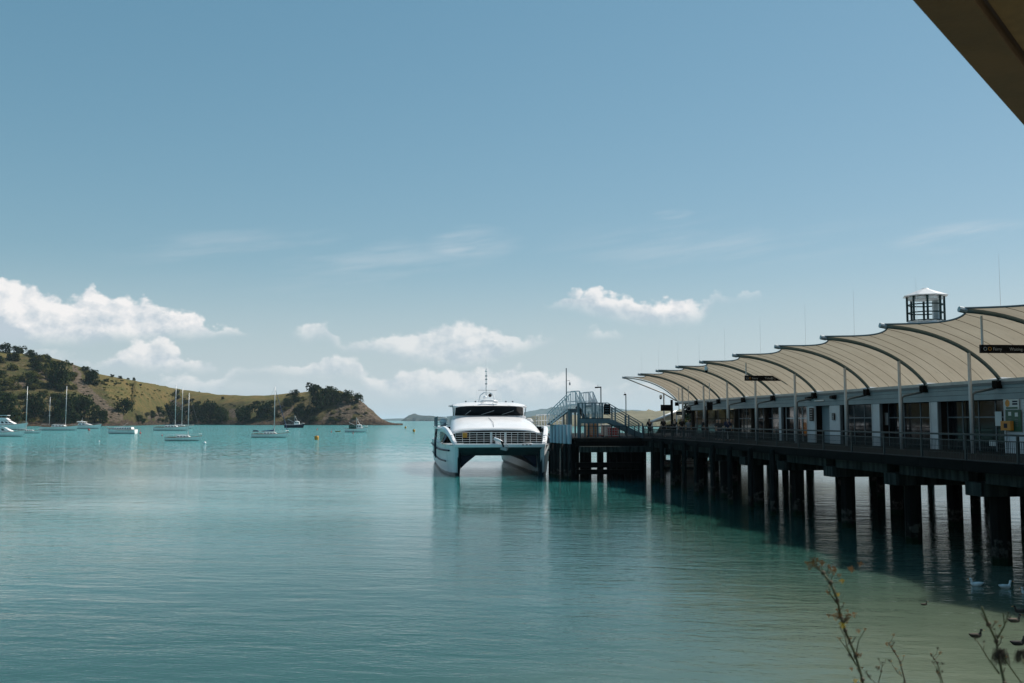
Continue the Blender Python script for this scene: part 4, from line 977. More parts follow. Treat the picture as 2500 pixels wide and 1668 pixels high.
# hull material: gelcoat with a weed and scum line at the waterline
m = mat('ferry_hull', (.70, .74, .76), .3, var=.10, vscale=.5, streak=True); t = NT(m.node_tree); b = m.node_tree.nodes['Principled BSDF']
lk = b.inputs['Base Color'].links[0].from_socket; P = t.n('ShaderNodeTexCoord').outputs['Object']; sp = t.n('ShaderNodeSeparateXYZ'); t.l(P, sp.inputs[0])
nz = t.noise(t.vmul(P, (1.5, 1.5, .3)), 1.6, 5, .6)
t.l(t.mix(t.ss(t.m('SUBTRACT', sp.outputs[2], t.m('MULTIPLY', nz, .5)), .12, .02), lk, (.02, .03, .034)), b.inputs['Base Color']); M['fhull'] = m
M['underdeck'] = mat('underdeck_shade', (.07, .10, .11), .5, var=.3)  # shade under the bow overhang put into the colour
ST_ = [(0, 4.10, 4.16, 4.22, 4.30, 4.42), (.35, 4.02, 4.10, 4.24, 4.42, 4.62), (1.2, 3.85, 4.0, 4.28, 4.62, 4.92), (3, 3.5, 3.8, 4.35, 4.98, 5.35), (6, 3.2, 3.6, 4.42, 5.3, 5.68), (10, 3.0, 3.5, 4.5, 5.5, 5.85), (20, 2.9, 3.45, 4.5, 5.6, 5.9), (35.5, 2.9, 3.45, 4.5, 5.6, 5.9)]
for sd in (-1, 1):
    rings = []
    for i, (y, it, iw, kx, ow, ot) in enumerate(ST_):
        rk = max(0, .5 - y) * .9
        rings.append([(sd * kx, y + rk, -1.1), (sd * (ow * .55 + kx * .45), y + rk * .9, -.5), (sd * ow, y + rk * .6, .25), (sd * (ow * .5 + ot * .5), y + rk * .3, 1.5), (sd * ot, y, 3.06), (sd * it, y, 3.06), (sd * (it * .6 + iw * .4), y + rk * .3, 1.7), (sd * iw, y + rk * .6, .25)])
        if sd > 0: rings[-1].reverse()
    h = fb(MB().loft(rings), 'hull', 'fhull'); 
    # rubbing strake and dark bow plate inside the tunnel
    MB().tube([(sd * (o_ + .04), y, 2.45) for y, a1, a2, a3, a4, o_ in ST_[2:]], .09, 6).build('rubbing_strake', M['navy'], h)
    MB().tube([(sd * (.5 * o_ + .5 * w_ + .06), y, 1.35) for y, a1, a2, a3, w_, o_ in ST_[3:]], .07, 6).build('rubbing_strake', M['navy'], h)
    MB().prism([(sd * 3.75, 1.5, 1.95), (sd * 2.3, 1.5, 1.95), (sd * 3.3, 1.5, 1.15), (sd * 3.75, 1.5, .7)][::sd], (0, 33.5, 0)).build('tunnel_fillet', M['navy'], h)
    MB().prism([(sd * 4.16, .12, 3.0), (sd * 4.16, .12, -.6), (sd * 3.98, .9, -.6), (sd * 3.8, 1.2, 2.0)][::sd], (sd * -.03, 0, 0)).build('stem_plate', M['anti'], h)
fb(MB().prism([(-4.12, .02, 3.0), (-4.12, .02, 2.72), (-4.12, 1.7, 1.93), (-4.12, 35.4, 1.93), (-4.12, 35.4, 3.0)], (8.24, 0, 0)), 'crossdeck', 'underdeck')
fb(MB().box(-4.46, 4.46, -.10, .35, 2.78, 3.12), 'bow_fender', 'ferry', bevel=.05)
fb(MB().box(-4.9, 4.9, .36, 9, 3.0, 3.05), 'foredeck', 'trim')
# bow railing with gate
def bow_rail(x0, x1, n):
    mb = MB()
    for k, z in enumerate((3.32, 3.52, 3.74, 3.96, 4.18)): mb.tube([(x, .55 + .25 * (abs(x) / 4.4) ** 2, z + .06 * (1 - (x / 4.4) ** 2)) for x in [x0 + (x1 - x0) * q / 8 for q in range(9)]], .028 if k == 4 else .017, 6)
    for k in range(n + 1):
        x = x0 + (x1 - x0) * k / n; y = .55 + .25 * (abs(x) / 4.4) ** 2; mb.tube([(x, y, 3.05), (x, y, 4.22)], .020, 6)
    return fb(mb, 'bow_rail', 'white')
bow_rail(-4.35, -.85, 5); bow_rail(.55, 4.3, 6); bow_rail(-.85, .55, 3)
for x in (-.9, -.78, .5, .62): fb(MB().tube([(x, .52, 3.05), (x, .52, 4.28)], .045, 8), 'gate_post', 'white')
# mooring gear at the bow
an = fb(MB().box(-.42, .1, .45, .8, 3.1, 3.45), 'windlass', 'white', bevel=.06)
MB().tube([(-.55, .3, 3.62), (-.2, .05, 3.52), (.12, -.2, 3.36), (.22, -.3, 3.05)], [.16, .13, .12, .08], 8).build('cover', M['white'], an, True)
MB().tube([(.1, -.25, 3.4), (.25, -.35, 3.0), (.32, -.36, 2.6)], .09, 8).build('anchor_shank', M['tar'], an)
MB().bar((.0, -.4, 2.72), (.6, -.4, 2.58), .12, .3).build('anchor_fluke', M['railside'], an)
MB().tube([(.45, -.3, 3.2), (.75, -.36, 2.9), (.7, -.36, 2.55), (.4, -.38, 2.5)], .03, 6).build('mooring_rope', M['railside'], an)
for k in range(3): fb(MB().box(2.15 + k * .36, 2.35 + k * .36, -.115, -.101, 2.98, 3.08), 'vent', 'navy')
fb(MB().box(-3.66, -3.22, .5, .58, 3.72, 4.2), 'life_ring_case', 'orange', bevel=.03)
# sloping front roof with rounded shoulders
rings = []
for k in range(15):
    f_ = k / 14; y = 5.2 + 8.4 * f_; z = 4.58 + 1.34 * (1 - (1 - f_) ** 1.7); wd = 4.72 - .5 * f_
    top = []
    for q in range(17):
        a = -1 + 2 * q / 16; x = wd * a; zz = z - .42 * abs(a) ** 7 - .10 * a * a + (.10 if k == 0 else 0) * 0
        top.append((x, y - .35 * (1 - a * a) * (1 - f_) - (0 if k else .0), zz))
    rings.append(top + [(p[0], p[1], p[2] - .16) for p in reversed(top)])
fb(MB().loft(rings), 'front_roof', 'ferry', None, True)
fb(MB().tube([(-4.7 + 9.4 * q / 16, 5.15 - .36 * (1 - (2 * q / 16 - 1) ** 2), 4.46 - .42 * abs(2 * q / 16 - 1) ** 7 - .1 * (2 * q / 16 - 1) ** 2) for q in range(17)], .10, 8), 'roof_lip', 'white', None, True)
fb(MB().tube([(-.2, 5.4, 4.75), (-.1, 7, 5.2), (-.35, 10.5, 5.72)], .02, 5), 'roof_cable', 'trim')
# recess under the roof, its shade put into the matt black wall and windows
fb(MB().box(-5.2, 5.2, 8.6, 8.75, 3.05, 4.75), 'saloon_front', 'black')
for k in range(6): fb(MB().box(-4.6 + k * 1.55, -3.2 + k * 1.55, 8.55, 8.6, 3.5, 4.5), 'saloon_window', 'black')
# curved side wings
for sd in (-1, 1):
    path = [(4.5, .45, 3.16), (4.62, 1.0, 3.42), (4.8, 1.9, 3.86), (5.0, 3.0, 4.28), (5.2, 4.2, 4.56), (5.4, 5.8, 4.70), (5.55, 7.8, 4.66), (5.66, 10, 4.6), (5.72, 13, 4.58)]
    wid = [.14, .2, .26, .32, .38, .4, .4, .35, .3]; rings = []
    for (x, y, z), w_ in zip(path, wid):
        rings.append([(sd * (x - .32), y, z - w_ * .3), (sd * (x + .12), y, z - w_ * 1.1), (sd * (x + .14), y, z - w_ * .2), (sd * x, y, z + .12), (sd * (x - .3), y, z + .12)][::sd])
    wing = fb(MB().loft(rings), 'side_wing', 'ferry', None, False, .04)
    for q in range(4):
        x, y, z = path[1 + q // 2]; MB().box(sd * 4.62 - .16 + .08 * q * 0, sd * 4.62 + .02, .62 + q * .35, .72 + q * .35, 3.28 + q * .2, 3.36 + q * .2).build('step', M['white'], wing)
    cab = fb(MB().box(min(sd * 5.45, sd * 5.6), max(sd * 5.45, sd * 5.6), 7.5, 34, 3.06, 4.58), 'cabin_side', 'ferry')
    for k in range(11): MB().box(min(sd * 5.6, sd * 5.625), max(sd * 5.6, sd * 5.625), 8.2 + k * 2.3, 10.1 + k * 2.3, 3.35, 4.25).build('cabin_window', M['glass'], cab)
    MB().prism([(sd * 5.62, 1.9, 3.06), (sd * 5.62, 7.4, 3.06), (sd * 5.62, 7.4, 4.5), (sd * 5.2, 4.6, 4.3), (sd * 5.0, 3.2, 4.0)][::sd], (sd * -.05, 0, 0)).build('side_window', M['glass'], cab)
    # boarding frames on the hull side
    for y in (10.0, 12.4, 16.0):
        MB().tube([(sd * 6.0, y, 1.4), (sd * 6.02, y, 3.1), (sd * 5.9, y, 4.4), (sd * 5.66, y, 4.5)], .05, 6).build('boarding_frame', M['navy'], cab)
    MB().tube([(sd * 6.02, 10, 3.1), (sd * 6.02, 16, 3.1)], .04, 6).build('boarding_rail', M['navy'], cab)
fb(MB().box(-5.75, 5.75, 9.5, 34.5, 4.58, 4.70), 'main_roof', 'ferry')
# upper cabin and wheelhouse
uc = fb(MB().box(-4.1, 4.1, 13.4, 30, 4.70, 5.92), 'upper_cabin', 'ferry')
wh = fb(MB().prism([(-3.95, 13.9, 5.90), (3.95, 13.9, 5.90), (3.7, 22, 5.90), (-3.7, 22, 5.90)], (0, 0, 1.1)), 'wheelhouse', 'ferry')
wn = [(-3.85, 13.55, 5.98), (3.85, 13.55, 5.98), (3.75, 13.05, 7.06), (-3.75, 13.05, 7.06)]
MB().prism(wn, (0, .12, 0)).build('windscreen', M['glass'], wh)
for x in (-3.9, 3.86): MB().bar((x, 13.5, 5.95), (x * .975, 13.0, 7.08), .08, .14).build('windscreen_post', M['white'], wh)
for x0, x1 in ((-.9, .5), (1.4, 2.7), (-2.7, -2.1)): MB().bar((x0, 13.4, 6.05), (x1, 13.18, 6.5), .035, .05).build('wiper', M['railside'], wh)
for sd in (-1, 1):
    MB().prism([(sd * 3.93, 14.3, 6.08), (sd * 3.8, 18.5, 6.08), (sd * 3.8, 18.5, 6.9), (sd * 3.9, 14.0, 6.9)][::sd], (sd * .03, 0, 0)).build('side_window', M['glass'], wh)
    MB().tube([(sd * 4.0, 13.6, 5.9), (sd * 4.1, 13.2, 7.05)], .05, 6).build('side_post', M['trim'], wh)
rings = []
for k in range(9):
    f_ = k / 8; y = 12.35 + 10 * f_; z = 7.02 + .44 * min(1, (f_ * 6)) ** .6; wd = 4.05
    top = [(wd * a, y - .25 * (1 - a * a) * (1 - f_), z - .26 * abs(a) ** 5) for a in [-1 + 2 * q / 12 for q in range(13)]]
    rings.append(top + [(p[0], p[1], 7.0) for p in reversed(top)])
wr = fb(MB().loft(rings), 'wheelhouse_roof', 'ferry', None, True)
for x in (-1.8, .2, 2.1): MB().ball((x, 12.3, 7.06), .07, 8, 5).build('deck_light', M['white'], wr)
MB().box(-4.5, -4.05, 14.0, 15.2, 6.98, 7.06).build('roof_visor', M['trim'], wr)
for x, y in ((-2.6, 14), (-1.5, 14.2), (1.9, 14), (2.7, 14.3)): MB().box(x - .08, x + .08, y - .1, y + .1, 7.45, 7.6).build('vent', M['trim'], wr)
mb = MB()
for x0, x1 in ((-2.2, -.7), (.7, 1.5)):
    mb.tube([(x0, 15, 7.45), (x0, 15, 7.85), (x1, 15, 7.85), (x1, 15, 7.45)], .025, 6); mb.tube([(x0, 15, 7.65), (x1, 15, 7.65)], .018, 6)
mb.build('roof_rail', M['white'], wr)
MB().tube([(.3, 12.5, 7.3), (.4, 12.2, 7.1)], .03, 5).build('hand_hold', M['trim'], wr)
# mast
ms = fb(MB().tube([(-.15, 16, 7.4), (-.15, 16, 9.2), (-.15, 16, 11.35)], [.09, .06, .045], 8), 'mast', 'white')
for sd in (-1, 1): MB().tube([(sd * .95 - .1, 15.6, 7.45), (sd * .75 - .1, 15.7, 8.25), (sd * .35 - .1, 15.9, 8.55), (-.1, 16, 8.55)], .075, 8).build('mast_arch', M['white'], ms)
MB().tube([(-1.1, 15.9, 8.85), (1.05, 15.9, 8.85)], .03, 6).build('yard', M['railside'], ms)
MB().ball((.25, 15.6, 8.25), .2, 10, 6).build('searchlight', M['black'], ms, True); MB().ball((-.3, 15.6, 8.0), .24, 10, 6).build('radar_dome', M['white'], ms, True)
MB().lathe(-.15, 16, [(.05, 10.9), (.16, 10.95), (.16, 11.1), (.05, 11.15)], 8).build('masthead_light', M['white'], ms)
for z in (9.5, 10.0, 10.4): MB().box(-.3, -.05, 15.86, 15.98, z, z + .16).build('navigation_light', M['railside'], ms)
MB().tube([(-1.0, 12.6, 7.42), (-.5, 12.9, 7.62), (.2, 12.8, 7.6), (.9, 12.7, 7.42)], .16, 8).build('roof_fairing', M['ferry'], ms, True)
for x, z in ((-1.25, 8.9), (1.55, 9.0), (-.2, 12.6)): MB().tube([(x, 16.2, 7.42), (x, 16.2, z)], .012, 5).build('whip_aerial', M['white'], ms)
# life raft on the side deck with rails
for sd in (-1, 1):
    lr = fb(MB().tube([(sd * 5.0, 17.0, 5.25), (sd * 5.0, 18.5, 5.25)], .40, 12), 'life_raft', 'white', None, True)
    MB().box(min(sd * 4.7, sd * 5.3), max(sd * 4.7, sd * 5.3), 17.1, 18.4, 4.70, 4.87).build('cradle', M['trim'], lr)
    mb = MB()
    for z in (4.95, 5.2, 5.5, 5.8): mb.tube([(sd * 5.7, 15.6, z), (sd * 5.7, 30, z)], .025, 5); mb.tube([(sd * 4.5, 15.6, z), (sd * 5.7, 15.6, z)], .025, 5)
    for y in range(13): mb.tube([(sd * 5.7, 15.6 + y * 1.2, 4.7), (sd * 5.7, 15.6 + y * 1.2, 5.82)], .025, 5)
    fb(mb, 'side_rail', 'steel')
fb(MB().box(-5.6, 5.6, 34, 34.15, 3.06, 4.6), 'aft_bulkhead', 'ferry')
fb(MB().tube([(-4.95, 13.0, 4.95), (-4.95, 13.2, 4.96)], .2, 10), 'horn', 'trim')

# ================================================================ moored boats
def hull_rings(L, B, free, rake=.12, tran=.55, n=11):
    """bow towards +x, waterline z=0"""
    rings = []
    for i in range(n):
        f_ = i / (n - 1); x = -L / 2 + L * f_
        bw = B / 2 * (tran + (1 - tran) * min(1, f_ / .4) ** .8 if f_ < .4 else max(.02, 1 - ((f_ - .4) / .6) ** 2.3))
        sh = free * (1 + .28 * (abs(f_ - .38) / .6) ** 2 * (1.6 if f_ > .38 else .6)); k = -.45 * free * max(.0, 1 - ((f_ - .45) / .55) ** 2 if f_ > .45 else 1)
        xr = x - (L * rake * .6 * max(0, f_ - .75) / .25)
        rings.append([(x, -bw, sh), (x * .5 + xr * .5, -bw * .93, sh * .45), (xr, -bw * .72, 0), (xr, 0, k - .05), (xr, bw * .72, 0), (x * .5 + xr * .5, bw * .93, sh * .45), (x, bw, sh)])
    return rings
def boat_base(name, label, px, py, Lpx, heading, cat, Bf=.30, freef=.095, hull='hullwhite', boot='anti', tran=.6):
    p = on(px, py, 0); s = p.y / F; L = Lpx * s / max(.35, abs(math.cos(R(heading))))
    o = thing(name, label, cat, (p.x, p.y, 0), R(heading), 'boats moored in the bay')
    B, fr_ = L * Bf, L * freef; rg = hull_rings(L, B, fr_, tran=tran)
    h = MB().loft(rg, False, False); n = len(rg)
    h.add(rg[0], [(0, 1, 2, 3, 4, 5, 6)]); hu = h.build('hull', M[hull], o, True)
    # boot stripe following the waterline
    bt = MB().loft([[(q[2][0], q[2][1] * 1.03 - .01, -.03), (q[2][0] * .9 + q[1][0] * .1, (q[2][1] * .85 + q[1][1] * .15) * 1.02 - .012, fr_ * .13), (q[4][0] * .9 + q[5][0] * .1, (q[4][1] * .85 + q[5][1] * .15) * 1.02 + .012, fr_ * .13), (q[4][0], q[4][1] * 1.03 + .01, -.03)] for q in rg], False, False)
    bt.build('boot_stripe', M[boot], hu)
    d = MB(); d.v = [tuple(p_) for q in rg for p_ in (Vector(q[0]) + Vector((0, .01, -.03)), Vector(q[6]) + Vector((0, -.01, -.03)))]
    d.f = [(2 * i, 2 * i + 1, 2 * i + 3, 2 * i + 2) for i in range(n - 1)]; d.build('side_deck', M['railside'], o)
    g = MB(); g.tube([q[0] for q in rg], L * .006, 5); g.tube([q[6] for q in rg], L * .006, 5); g.build('gunwale', M['teak'] if hull != 'navy' else M['white'], hu)
    return o, L, B, fr_, s
def cabin(o, x0, x1, w, z0, h, taper=.82, rf=.25, rb=.08, mt_='hullwhite', win=3, name='cabin'):
    L_ = x1 - x0
    c_ = MB(); lo = [(x0, -w / 2, z0), (x1, -w / 2 * .8, z0), (x1, w / 2 * .8, z0), (x0, w / 2, z0)]
    hi = [(x0 + L_ * rb, -w / 2 * taper, z0 + h), (x1 - L_ * rf, -w / 2 * taper * .8, z0 + h * .9), (x1 - L_ * rf, w / 2 * taper * .8, z0 + h * .9), (x0 + L_ * rb, w / 2 * taper, z0 + h)]
    c_.loft([lo, hi]); cb = c_.build(name, M[mt_], o, False, h * .08)
    for sd in (-1, 1):
        for k in range(win):
            f0, f1 = (k + .2) / win, (k + .8) / win
            def pt(f_, g): 
                xa = x0 + L_ * (rb * g) ; xb = x1 - L_ * rf * g; x = xa + (xb - xa) * f_
                yw = (w / 2) * (1 - (1 - taper) * g) * (1 - .2 * f_); return (x, sd * (yw + .012), z0 + h * g * (1 - .1 * f_))
            q = [pt(f0, .42), pt(f1, .42), pt(f1, .8), pt(f0, .8)]
            MB().quad(*q[::sd]).build('window', M['glass'], cb)
    return cb
def wires(o, segs, r=.018):
    mb = MB()
    for a, b_ in segs: mb.tube([a, b_], r, 4)
    return mb.build('rigging', M['wire'], o)
def pulpit(o, L, B, fr_, s=.025):
    mb = MB(); z = fr_ * 1.35
    for sd in (-1, 1):
        mb.tube([(L * .30, sd * B * .36, fr_ * 1.1), (L * .30, sd * B * .36, z + .55), (L * .42, sd * B * .22, z + .62), (L * .49, 0, z + .66)], s, 5)
        mb.tube([(L * .30, sd * B * .36, z + .55), (-L * .44, sd * B * .34, z + .4)], s * .6, 4)
        for f_ in (-.44, -.25, -.05, .14): mb.tube([(L * f_, sd * B * .42, fr_), (L * f_, sd * B * .40, z + .45)], s * .8, 4)
    return mb.build('guard_rail', M['alu'], o)
def sloop(label, px, py, Lpx, heading, mast_px, mast_top, cover='blue', mast2=None, fore=True, **kw):
    o, L, B, fr_, s = boat_base('sailing_yacht', label, px, py, Lpx, heading, 'yacht', **kw)
    sg = 1 if math.cos(R(heading)) > 0 else -1
    cabin(o, -L * .20, L * .22, B * .62, fr_ * .95, fr_ * .62, win=4)
    mb = MB(); mb.box(-L * .42, -L * .21, -B * .3, B * .3, fr_ * .95, fr_ * 1.2); mb.build('cockpit_coaming', M['teak'], o)
    segs = []
    for mi, (mp, top) in enumerate([(mast_px, mast_top)] + ([mast2] if mast2 else [])):
        mx_ = sg * (mp - px) * s; mz = (py - top) * s; r = max(.06, .0052 * mz) * (1.25)
        mt_ = MB().tube([(mx_, 0, fr_ * .9), (mx_, 0, mz)], [r, r * .7], 8).build('mast', M['alu'], o, True)
        for f_ in (.45, .72)[:2 if mz > 13 else 1]: MB().tube([(mx_, -B * .26, mz * f_), (mx_, B * .26, mz * f_)], .035, 5).build('spreader', M['alu'], mt_)
        MB().tube([(mx_, 0, mz), (mx_, 0, mz + .5)], .015, 4).build('masthead_aerial', M['wire'], mt_)
        bl_ = L * (.34 if mi == 0 else .2); bz = fr_ * 1.75
        bo = MB().tube([(mx_ - .1, 0, bz), (mx_ - bl_, 0, bz)], .06, 6).build('boom', M['alu'], o)
        if cover: MB().tube([(mx_, 0, bz + .9), (mx_ - .25, 0, bz + .32), (mx_ - bl_ * .5, 0, bz + .2), (mx_ - bl_, 0, bz + .1)], [.1, .24, .2, .1], 8).build('sail_cover', M[cover], bo, True)
        segs += [((mx_, 0, mz), (-L * .49, 0, fr_ * 1.2)), ((mx_, 0, mz * .98), (mx_ - .2, B * .45, fr_)), ((mx_, 0, mz * .98), (mx_ - .2, -B * .45, fr_))]
        if fore and mi == 0:
            segs.append(((mx_, 0, mz), (L * .49, 0, fr_ * 1.3)))
            if cover == 'blue': MB().tube([(mx_ + .15, 0, mz * .93), (L * .47, 0, fr_ * 1.6)], [.05, .12], 6).build('furled_sail', M['blue'], o)
    wires(o, segs); pulpit(o, L, B, fr_)
    return o, L, B, fr_, s
y9, L, B, fr_, s = sloop('blue-hulled-looking sloop with blue sail cover moored nearest the headland trees', 660, 1068.5, 88, 6, 669, 945, 'blue')
y9['label'] = 'white sloop with blue sail cover and blue furled jib, alone in mid bay'
cabin(y9, -L * .47, -L * .30, B * .6, fr_ * 1.7, fr_ * .42, win=0, mt_='navy', name='bimini_cover')
mb = MB()
for x in (-.46, -.31):
    for sd in (-1, 1): mb.tube([(L * x, sd * B * .3, fr_), (L * x, sd * B * .3, fr_ * 1.75)], .03, 5)
mb.build('bimini_frame', M['alu'], y9)
sloop('small white sloop in front with low cabin and bare mast', 448.5, 1076.5, 87, 5, 458.5, 960, None)
sloop('long white yacht with dark cockpit cover behind the small front sloop', 419, 1051.5, 84, 4, 427, 939, 'navy')
sloop('white yacht mostly hidden behind the long yacht, stern to the right', 440, 1047, 62, 12, 443.5, 946, 'navy')
sloop('white two-masted ketch with bare masts, bow to the right', 145, 1051, 90, 4, 159, 943, None, mast2=(120.5, 970), fore=False)
sloop('white yacht second from the left edge with tall mast', 72, 1058, 56, 8, 63.5, 944, None, fore=False)
def launch(label, px, py, Lpx, heading, kind, hull='hullwhite', name='motor_launch', **kw):
    o, L, B, fr_, s = boat_base(name, label, px, py, Lpx, heading, 'motorboat', hull=hull, **kw)
    return o, L, B, fr_, s
# leftmost launch with raked white windscreen frame
o, L, B, fr_, s = launch('white launch with raked windscreen, cut by the left picture edge', 18, 1066, 84, 3, 0, freef=.13)
cabin(o, -L * .30, L * .22, B * .78, fr_ * .95, fr_ * .95, rf=.45, win=3); MB().prism([(L * .02, -B * .36, fr_ * 1.3), (L * .16, -B * .36, fr_ * 1.0), (-L * .12, -B * .36, fr_ * 2.4), (-L * .18, -B * .36, fr_ * 2.4)], (0, .12, 0)).build('windscreen_frame', M['white'], o)
MB().box(-L * .34, -L * .05, -B * .34, B * .34, fr_ * 1.92, fr_ * 2.04).build('hardtop', M['white'], o); pulpit(o, L, B, fr_)
# flybridge cruiser behind it
o, L, B, fr_, s = launch('white flybridge cruiser behind the leftmost launch', 22, 1050, 90, 2, 0, freef=.14)
cabin(o, -L * .32, L * .25, B * .8, fr_ * .95, fr_ * .9, rf=.4, win=4); cabin(o, -L * .26, L * .02, B * .6, fr_ * 1.86, fr_ * .5, rf=.3, win=0, name='flybridge')
MB().box(-L * .28, -L * .02, -B * .3, B * .3, fr_ * 2.75, fr_ * 2.85).build('flybridge_top', M['white'], o)
mb = MB()
for x in (-.26, -.04):
    for sd in (-1, 1): mb.tube([(L * x, sd * B * .27, fr_ * 2.2), (L * x, sd * B * .27, fr_ * 2.78)], .04, 5)
mb.build('top_frame', M['alu'], o); pulpit(o, L, B, fr_)
# sport cruiser
o, L, B, fr_, s = launch('sleek white sport cruiser with radar arch, bow to the right', 214, 1047, 66, 3, 0, freef=.12)
cabin(o, -L * .34, L * .28, B * .8, fr_ * .95, fr_ * .8, rf=.6, win=3); cabin(o, -L * .38, -L * .02, B * .62, fr_ * 2.0, fr_ * .28, rf=.35, win=0, name='hardtop')
mb = MB()
for sd in (-1, 1): mb.tube([(-L * .30, sd * B * .36, fr_ * 1.2), (-L * .22, sd * B * .34, fr_ * 2.1)], .07, 6); mb.tube([(-L * .05, sd * B * .3, fr_ * 1.6), (-L * .10, sd * B * .3, fr_ * 2.05)], .05, 6)
mb.build('radar_arch', M['white'], o); MB().tube([(-L * .2, 0, fr_ * 2.2), (-L * .2, 0, fr_ * 3.4)], .03, 5).build('aerial', M['white'], o); MB().ball((-L * .22, 0, fr_ * 2.5), L * .018, 8, 5).build('radar_dome', M['white'], o, True); pulpit(o, L, B, fr_)
# cabin launch, long low cabin
o, L, B, fr_, s = launch('boxy white cabin launch with a long row of windows and a red stripe', 296, 1059, 74, 176, 0, freef=.13, tran=.85)
cabin(o, -L * .40, L * .30, B * .74, fr_ * .95, fr_ * .72, rf=.22, rb=.04, win=7)
MB().box(-L * .44, L * .1, -B * .505, B * .505, fr_ * .88, fr_ * .93).build('red_band', M['teak'], o)
MB().tube([(L * .02, 0, fr_ * 1.6), (-L * .22, 0, fr_ * 2.7)], .04, 5).build('boom', M['alu'], o); pulpit(o, L, B, fr_)
cabin(o, L * .18, L * .40, B * .6, fr_ * 1.0, fr_ * .5, rf=.3, win=0, mt_='railside', name='cockpit_cover')
# fishing boats
def fishing_boat(label, px, py, Lpx, heading, top, hull, tarp):
    o, L, B, fr_, s = launch(label, px, py, Lpx, heading, 0, hull=hull, name='fishing_boat', freef=.15, Bf=.36)
    o['category'] = 'fishing boat'; mz = (py - top) * s
    cabin(o, L * .02, L * .26, B * .62, fr_ * .95, fr_ * 1.35, rf=.12, rb=.04, win=3, name='wheelhouse')
    cabin(o, -L * .02, L * .02, B * .5, fr_ * .95, fr_ * .8, rf=.0, rb=.0, win=0, name='engine_casing')
    ms_ = MB().tube([(L * .0, 0, fr_), (L * .0, 0, mz)], .07, 6).build('mast', M['alu'], o)
    MB().tube([(L * .0, 0, fr_ * 1.8), (-L * .34, 0, fr_ * 2.9)], .06, 6).build('boom', M['white'], ms_)
    for sd in (-1, 1): MB().tube([(L * .16, sd * B * .25, fr_ * 2.2), (L * .0, 0, mz * .96)], .04, 5).build('mast_leg', M['alu'], ms_)
    wires(o, [((0, 0, mz), (L * .48, 0, fr_ * 1.3)), ((0, 0, mz), (-L * .48, 0, fr_ * 1.1)), ((-L * .34, 0, fr_ * 2.9), (0, 0, mz * .95))], .025); pulpit(o, L, B, fr_)
    if tarp: cabin(o, -L * .32, L * .0, B * .8, fr_ * 1.0, fr_ * 1.1, rf=.02, rb=.02, win=0, mt_='gtarp', name='tarpaulin')
    return o
fishing_boat('dark-hulled fishing boat with white wheelhouse close to the shore rocks', 719, 1044.7, 48, 4, 1014, 'navy', False)
fishing_boat('white fishing boat with dark green tarpaulin off the headland tip', 870, 1055.4, 55, 4, 1020, 'hullwhite', True)
# launch seen between the wharf piles
o, L, B, fr_, s = launch('white launch with dark wheelhouse seen between the wharf piles', 1668, 1142, 150, 178, 0, freef=.10)
cabin(o, -L * .25, L * .2, B * .7, fr_ * .95, fr_ * 1.1, rf=.2, win=3); MB().box(-L * .45, L * .3, -B * .51, B * .51, fr_ * .62, fr_ * .75).build('rubbing_band', M['teak'], o); pulpit(o, L, B, fr_)
# dinghy
o, L, B, fr_, s = launch('small orange dinghy drifting left of the green-tarpaulin fishing boat', 825, 1054.5, 13, 0, 0, hull='orange', name='dinghy', freef=.16, Bf=.42); o['category'] = 'dinghy'; MB().box(-L * .1, L * .02, -B * .4, B * .4, fr_ * .8, fr_ * .86).build('thwart', M['teak'], o)

# ================================================================ buoys
def can_buoy(px, py, wpx, hpx, mt_, label):
    p = on(px, py, 0); s = p.y / F; r = wpx * s / 2; h = hpx * s
    o = thing('mooring_buoy', label, 'buoy', p, 0, 'buoys in the bay')
    mb = MB(); mb.lathe(0, 0, [(r * .92, -.3), (r, .02), (r, h * .9), (r * .85, h)], 12); mb.build('float', M[mt_], o, True)
    MB().lathe(0, 0, [(r * 1.03, h * .42), (r * 1.03, h * .5)], 12).build('band', M['teak'], o)
    MB().tube([(0, 0, h), (0, 0, h * 1.35)], r * .12, 6).build('ring_post', M['trim'], o)
def ball_buoy(px, py, wpx, mt_, label, stick=0):
    p = on(px, py, 0); s = p.y / F; r = wpx * s / 2; o = thing('marker_buoy', label, 'buoy', p, 0, 'buoys in the bay')
    mb = MB(); mb.ball((0, 0, r * .6), r, 10, 7); mb.build('float', M[mt_], o, True)
    MB().tube([(0, 0, r * 1.5), (0, 0, r * 2 + stick * s)], max(r * .14, .05), 6).build('stick', M['red' if stick else 'trim'], o)
can_buoy(773, 1074, 10.4, 9.5, 'yellow', 'large yellow can buoy right of the sloop with blue sail cover')
can_buoy(1010.5, 1054.5, 6, 6, 'yellow', 'yellow can buoy nearest the ferry')
can_buoy(990, 1046, 4.4, 4.4, 'yellow', 'small yellow can buoy off the headland tip')
ball_buoy(500, 1084, 7, 'white', 'white ball buoy right of the small front sloop')
ball_buoy(242, 1079, 4, 'white', 'tiny white buoy below the ketch in open water')
ball_buoy(395.6, 1064, 3.4, 'red', 'tiny reddish buoy left of the small front sloop')
ball_buoy(342.5, 1059, 4.6, 'red', 'red stick buoy right of the boxy cabin launch', 7)
ball_buoy(217, 1051.5, 5.5, 'red', 'red buoy right of the ketch bow', 1)
ball_buoy(809, 1055.5, 3, 'red', 'red stick buoy left of the orange dinghy', 5)
ball_buoy(862, 1059, 3.4, 'red', 'red stick buoy in front of the green-tarpaulin fishing boat', 6)
ball_buoy(774, 1049.5, 3, 'red', 'small red buoy behind the large yellow can buoy', 3)

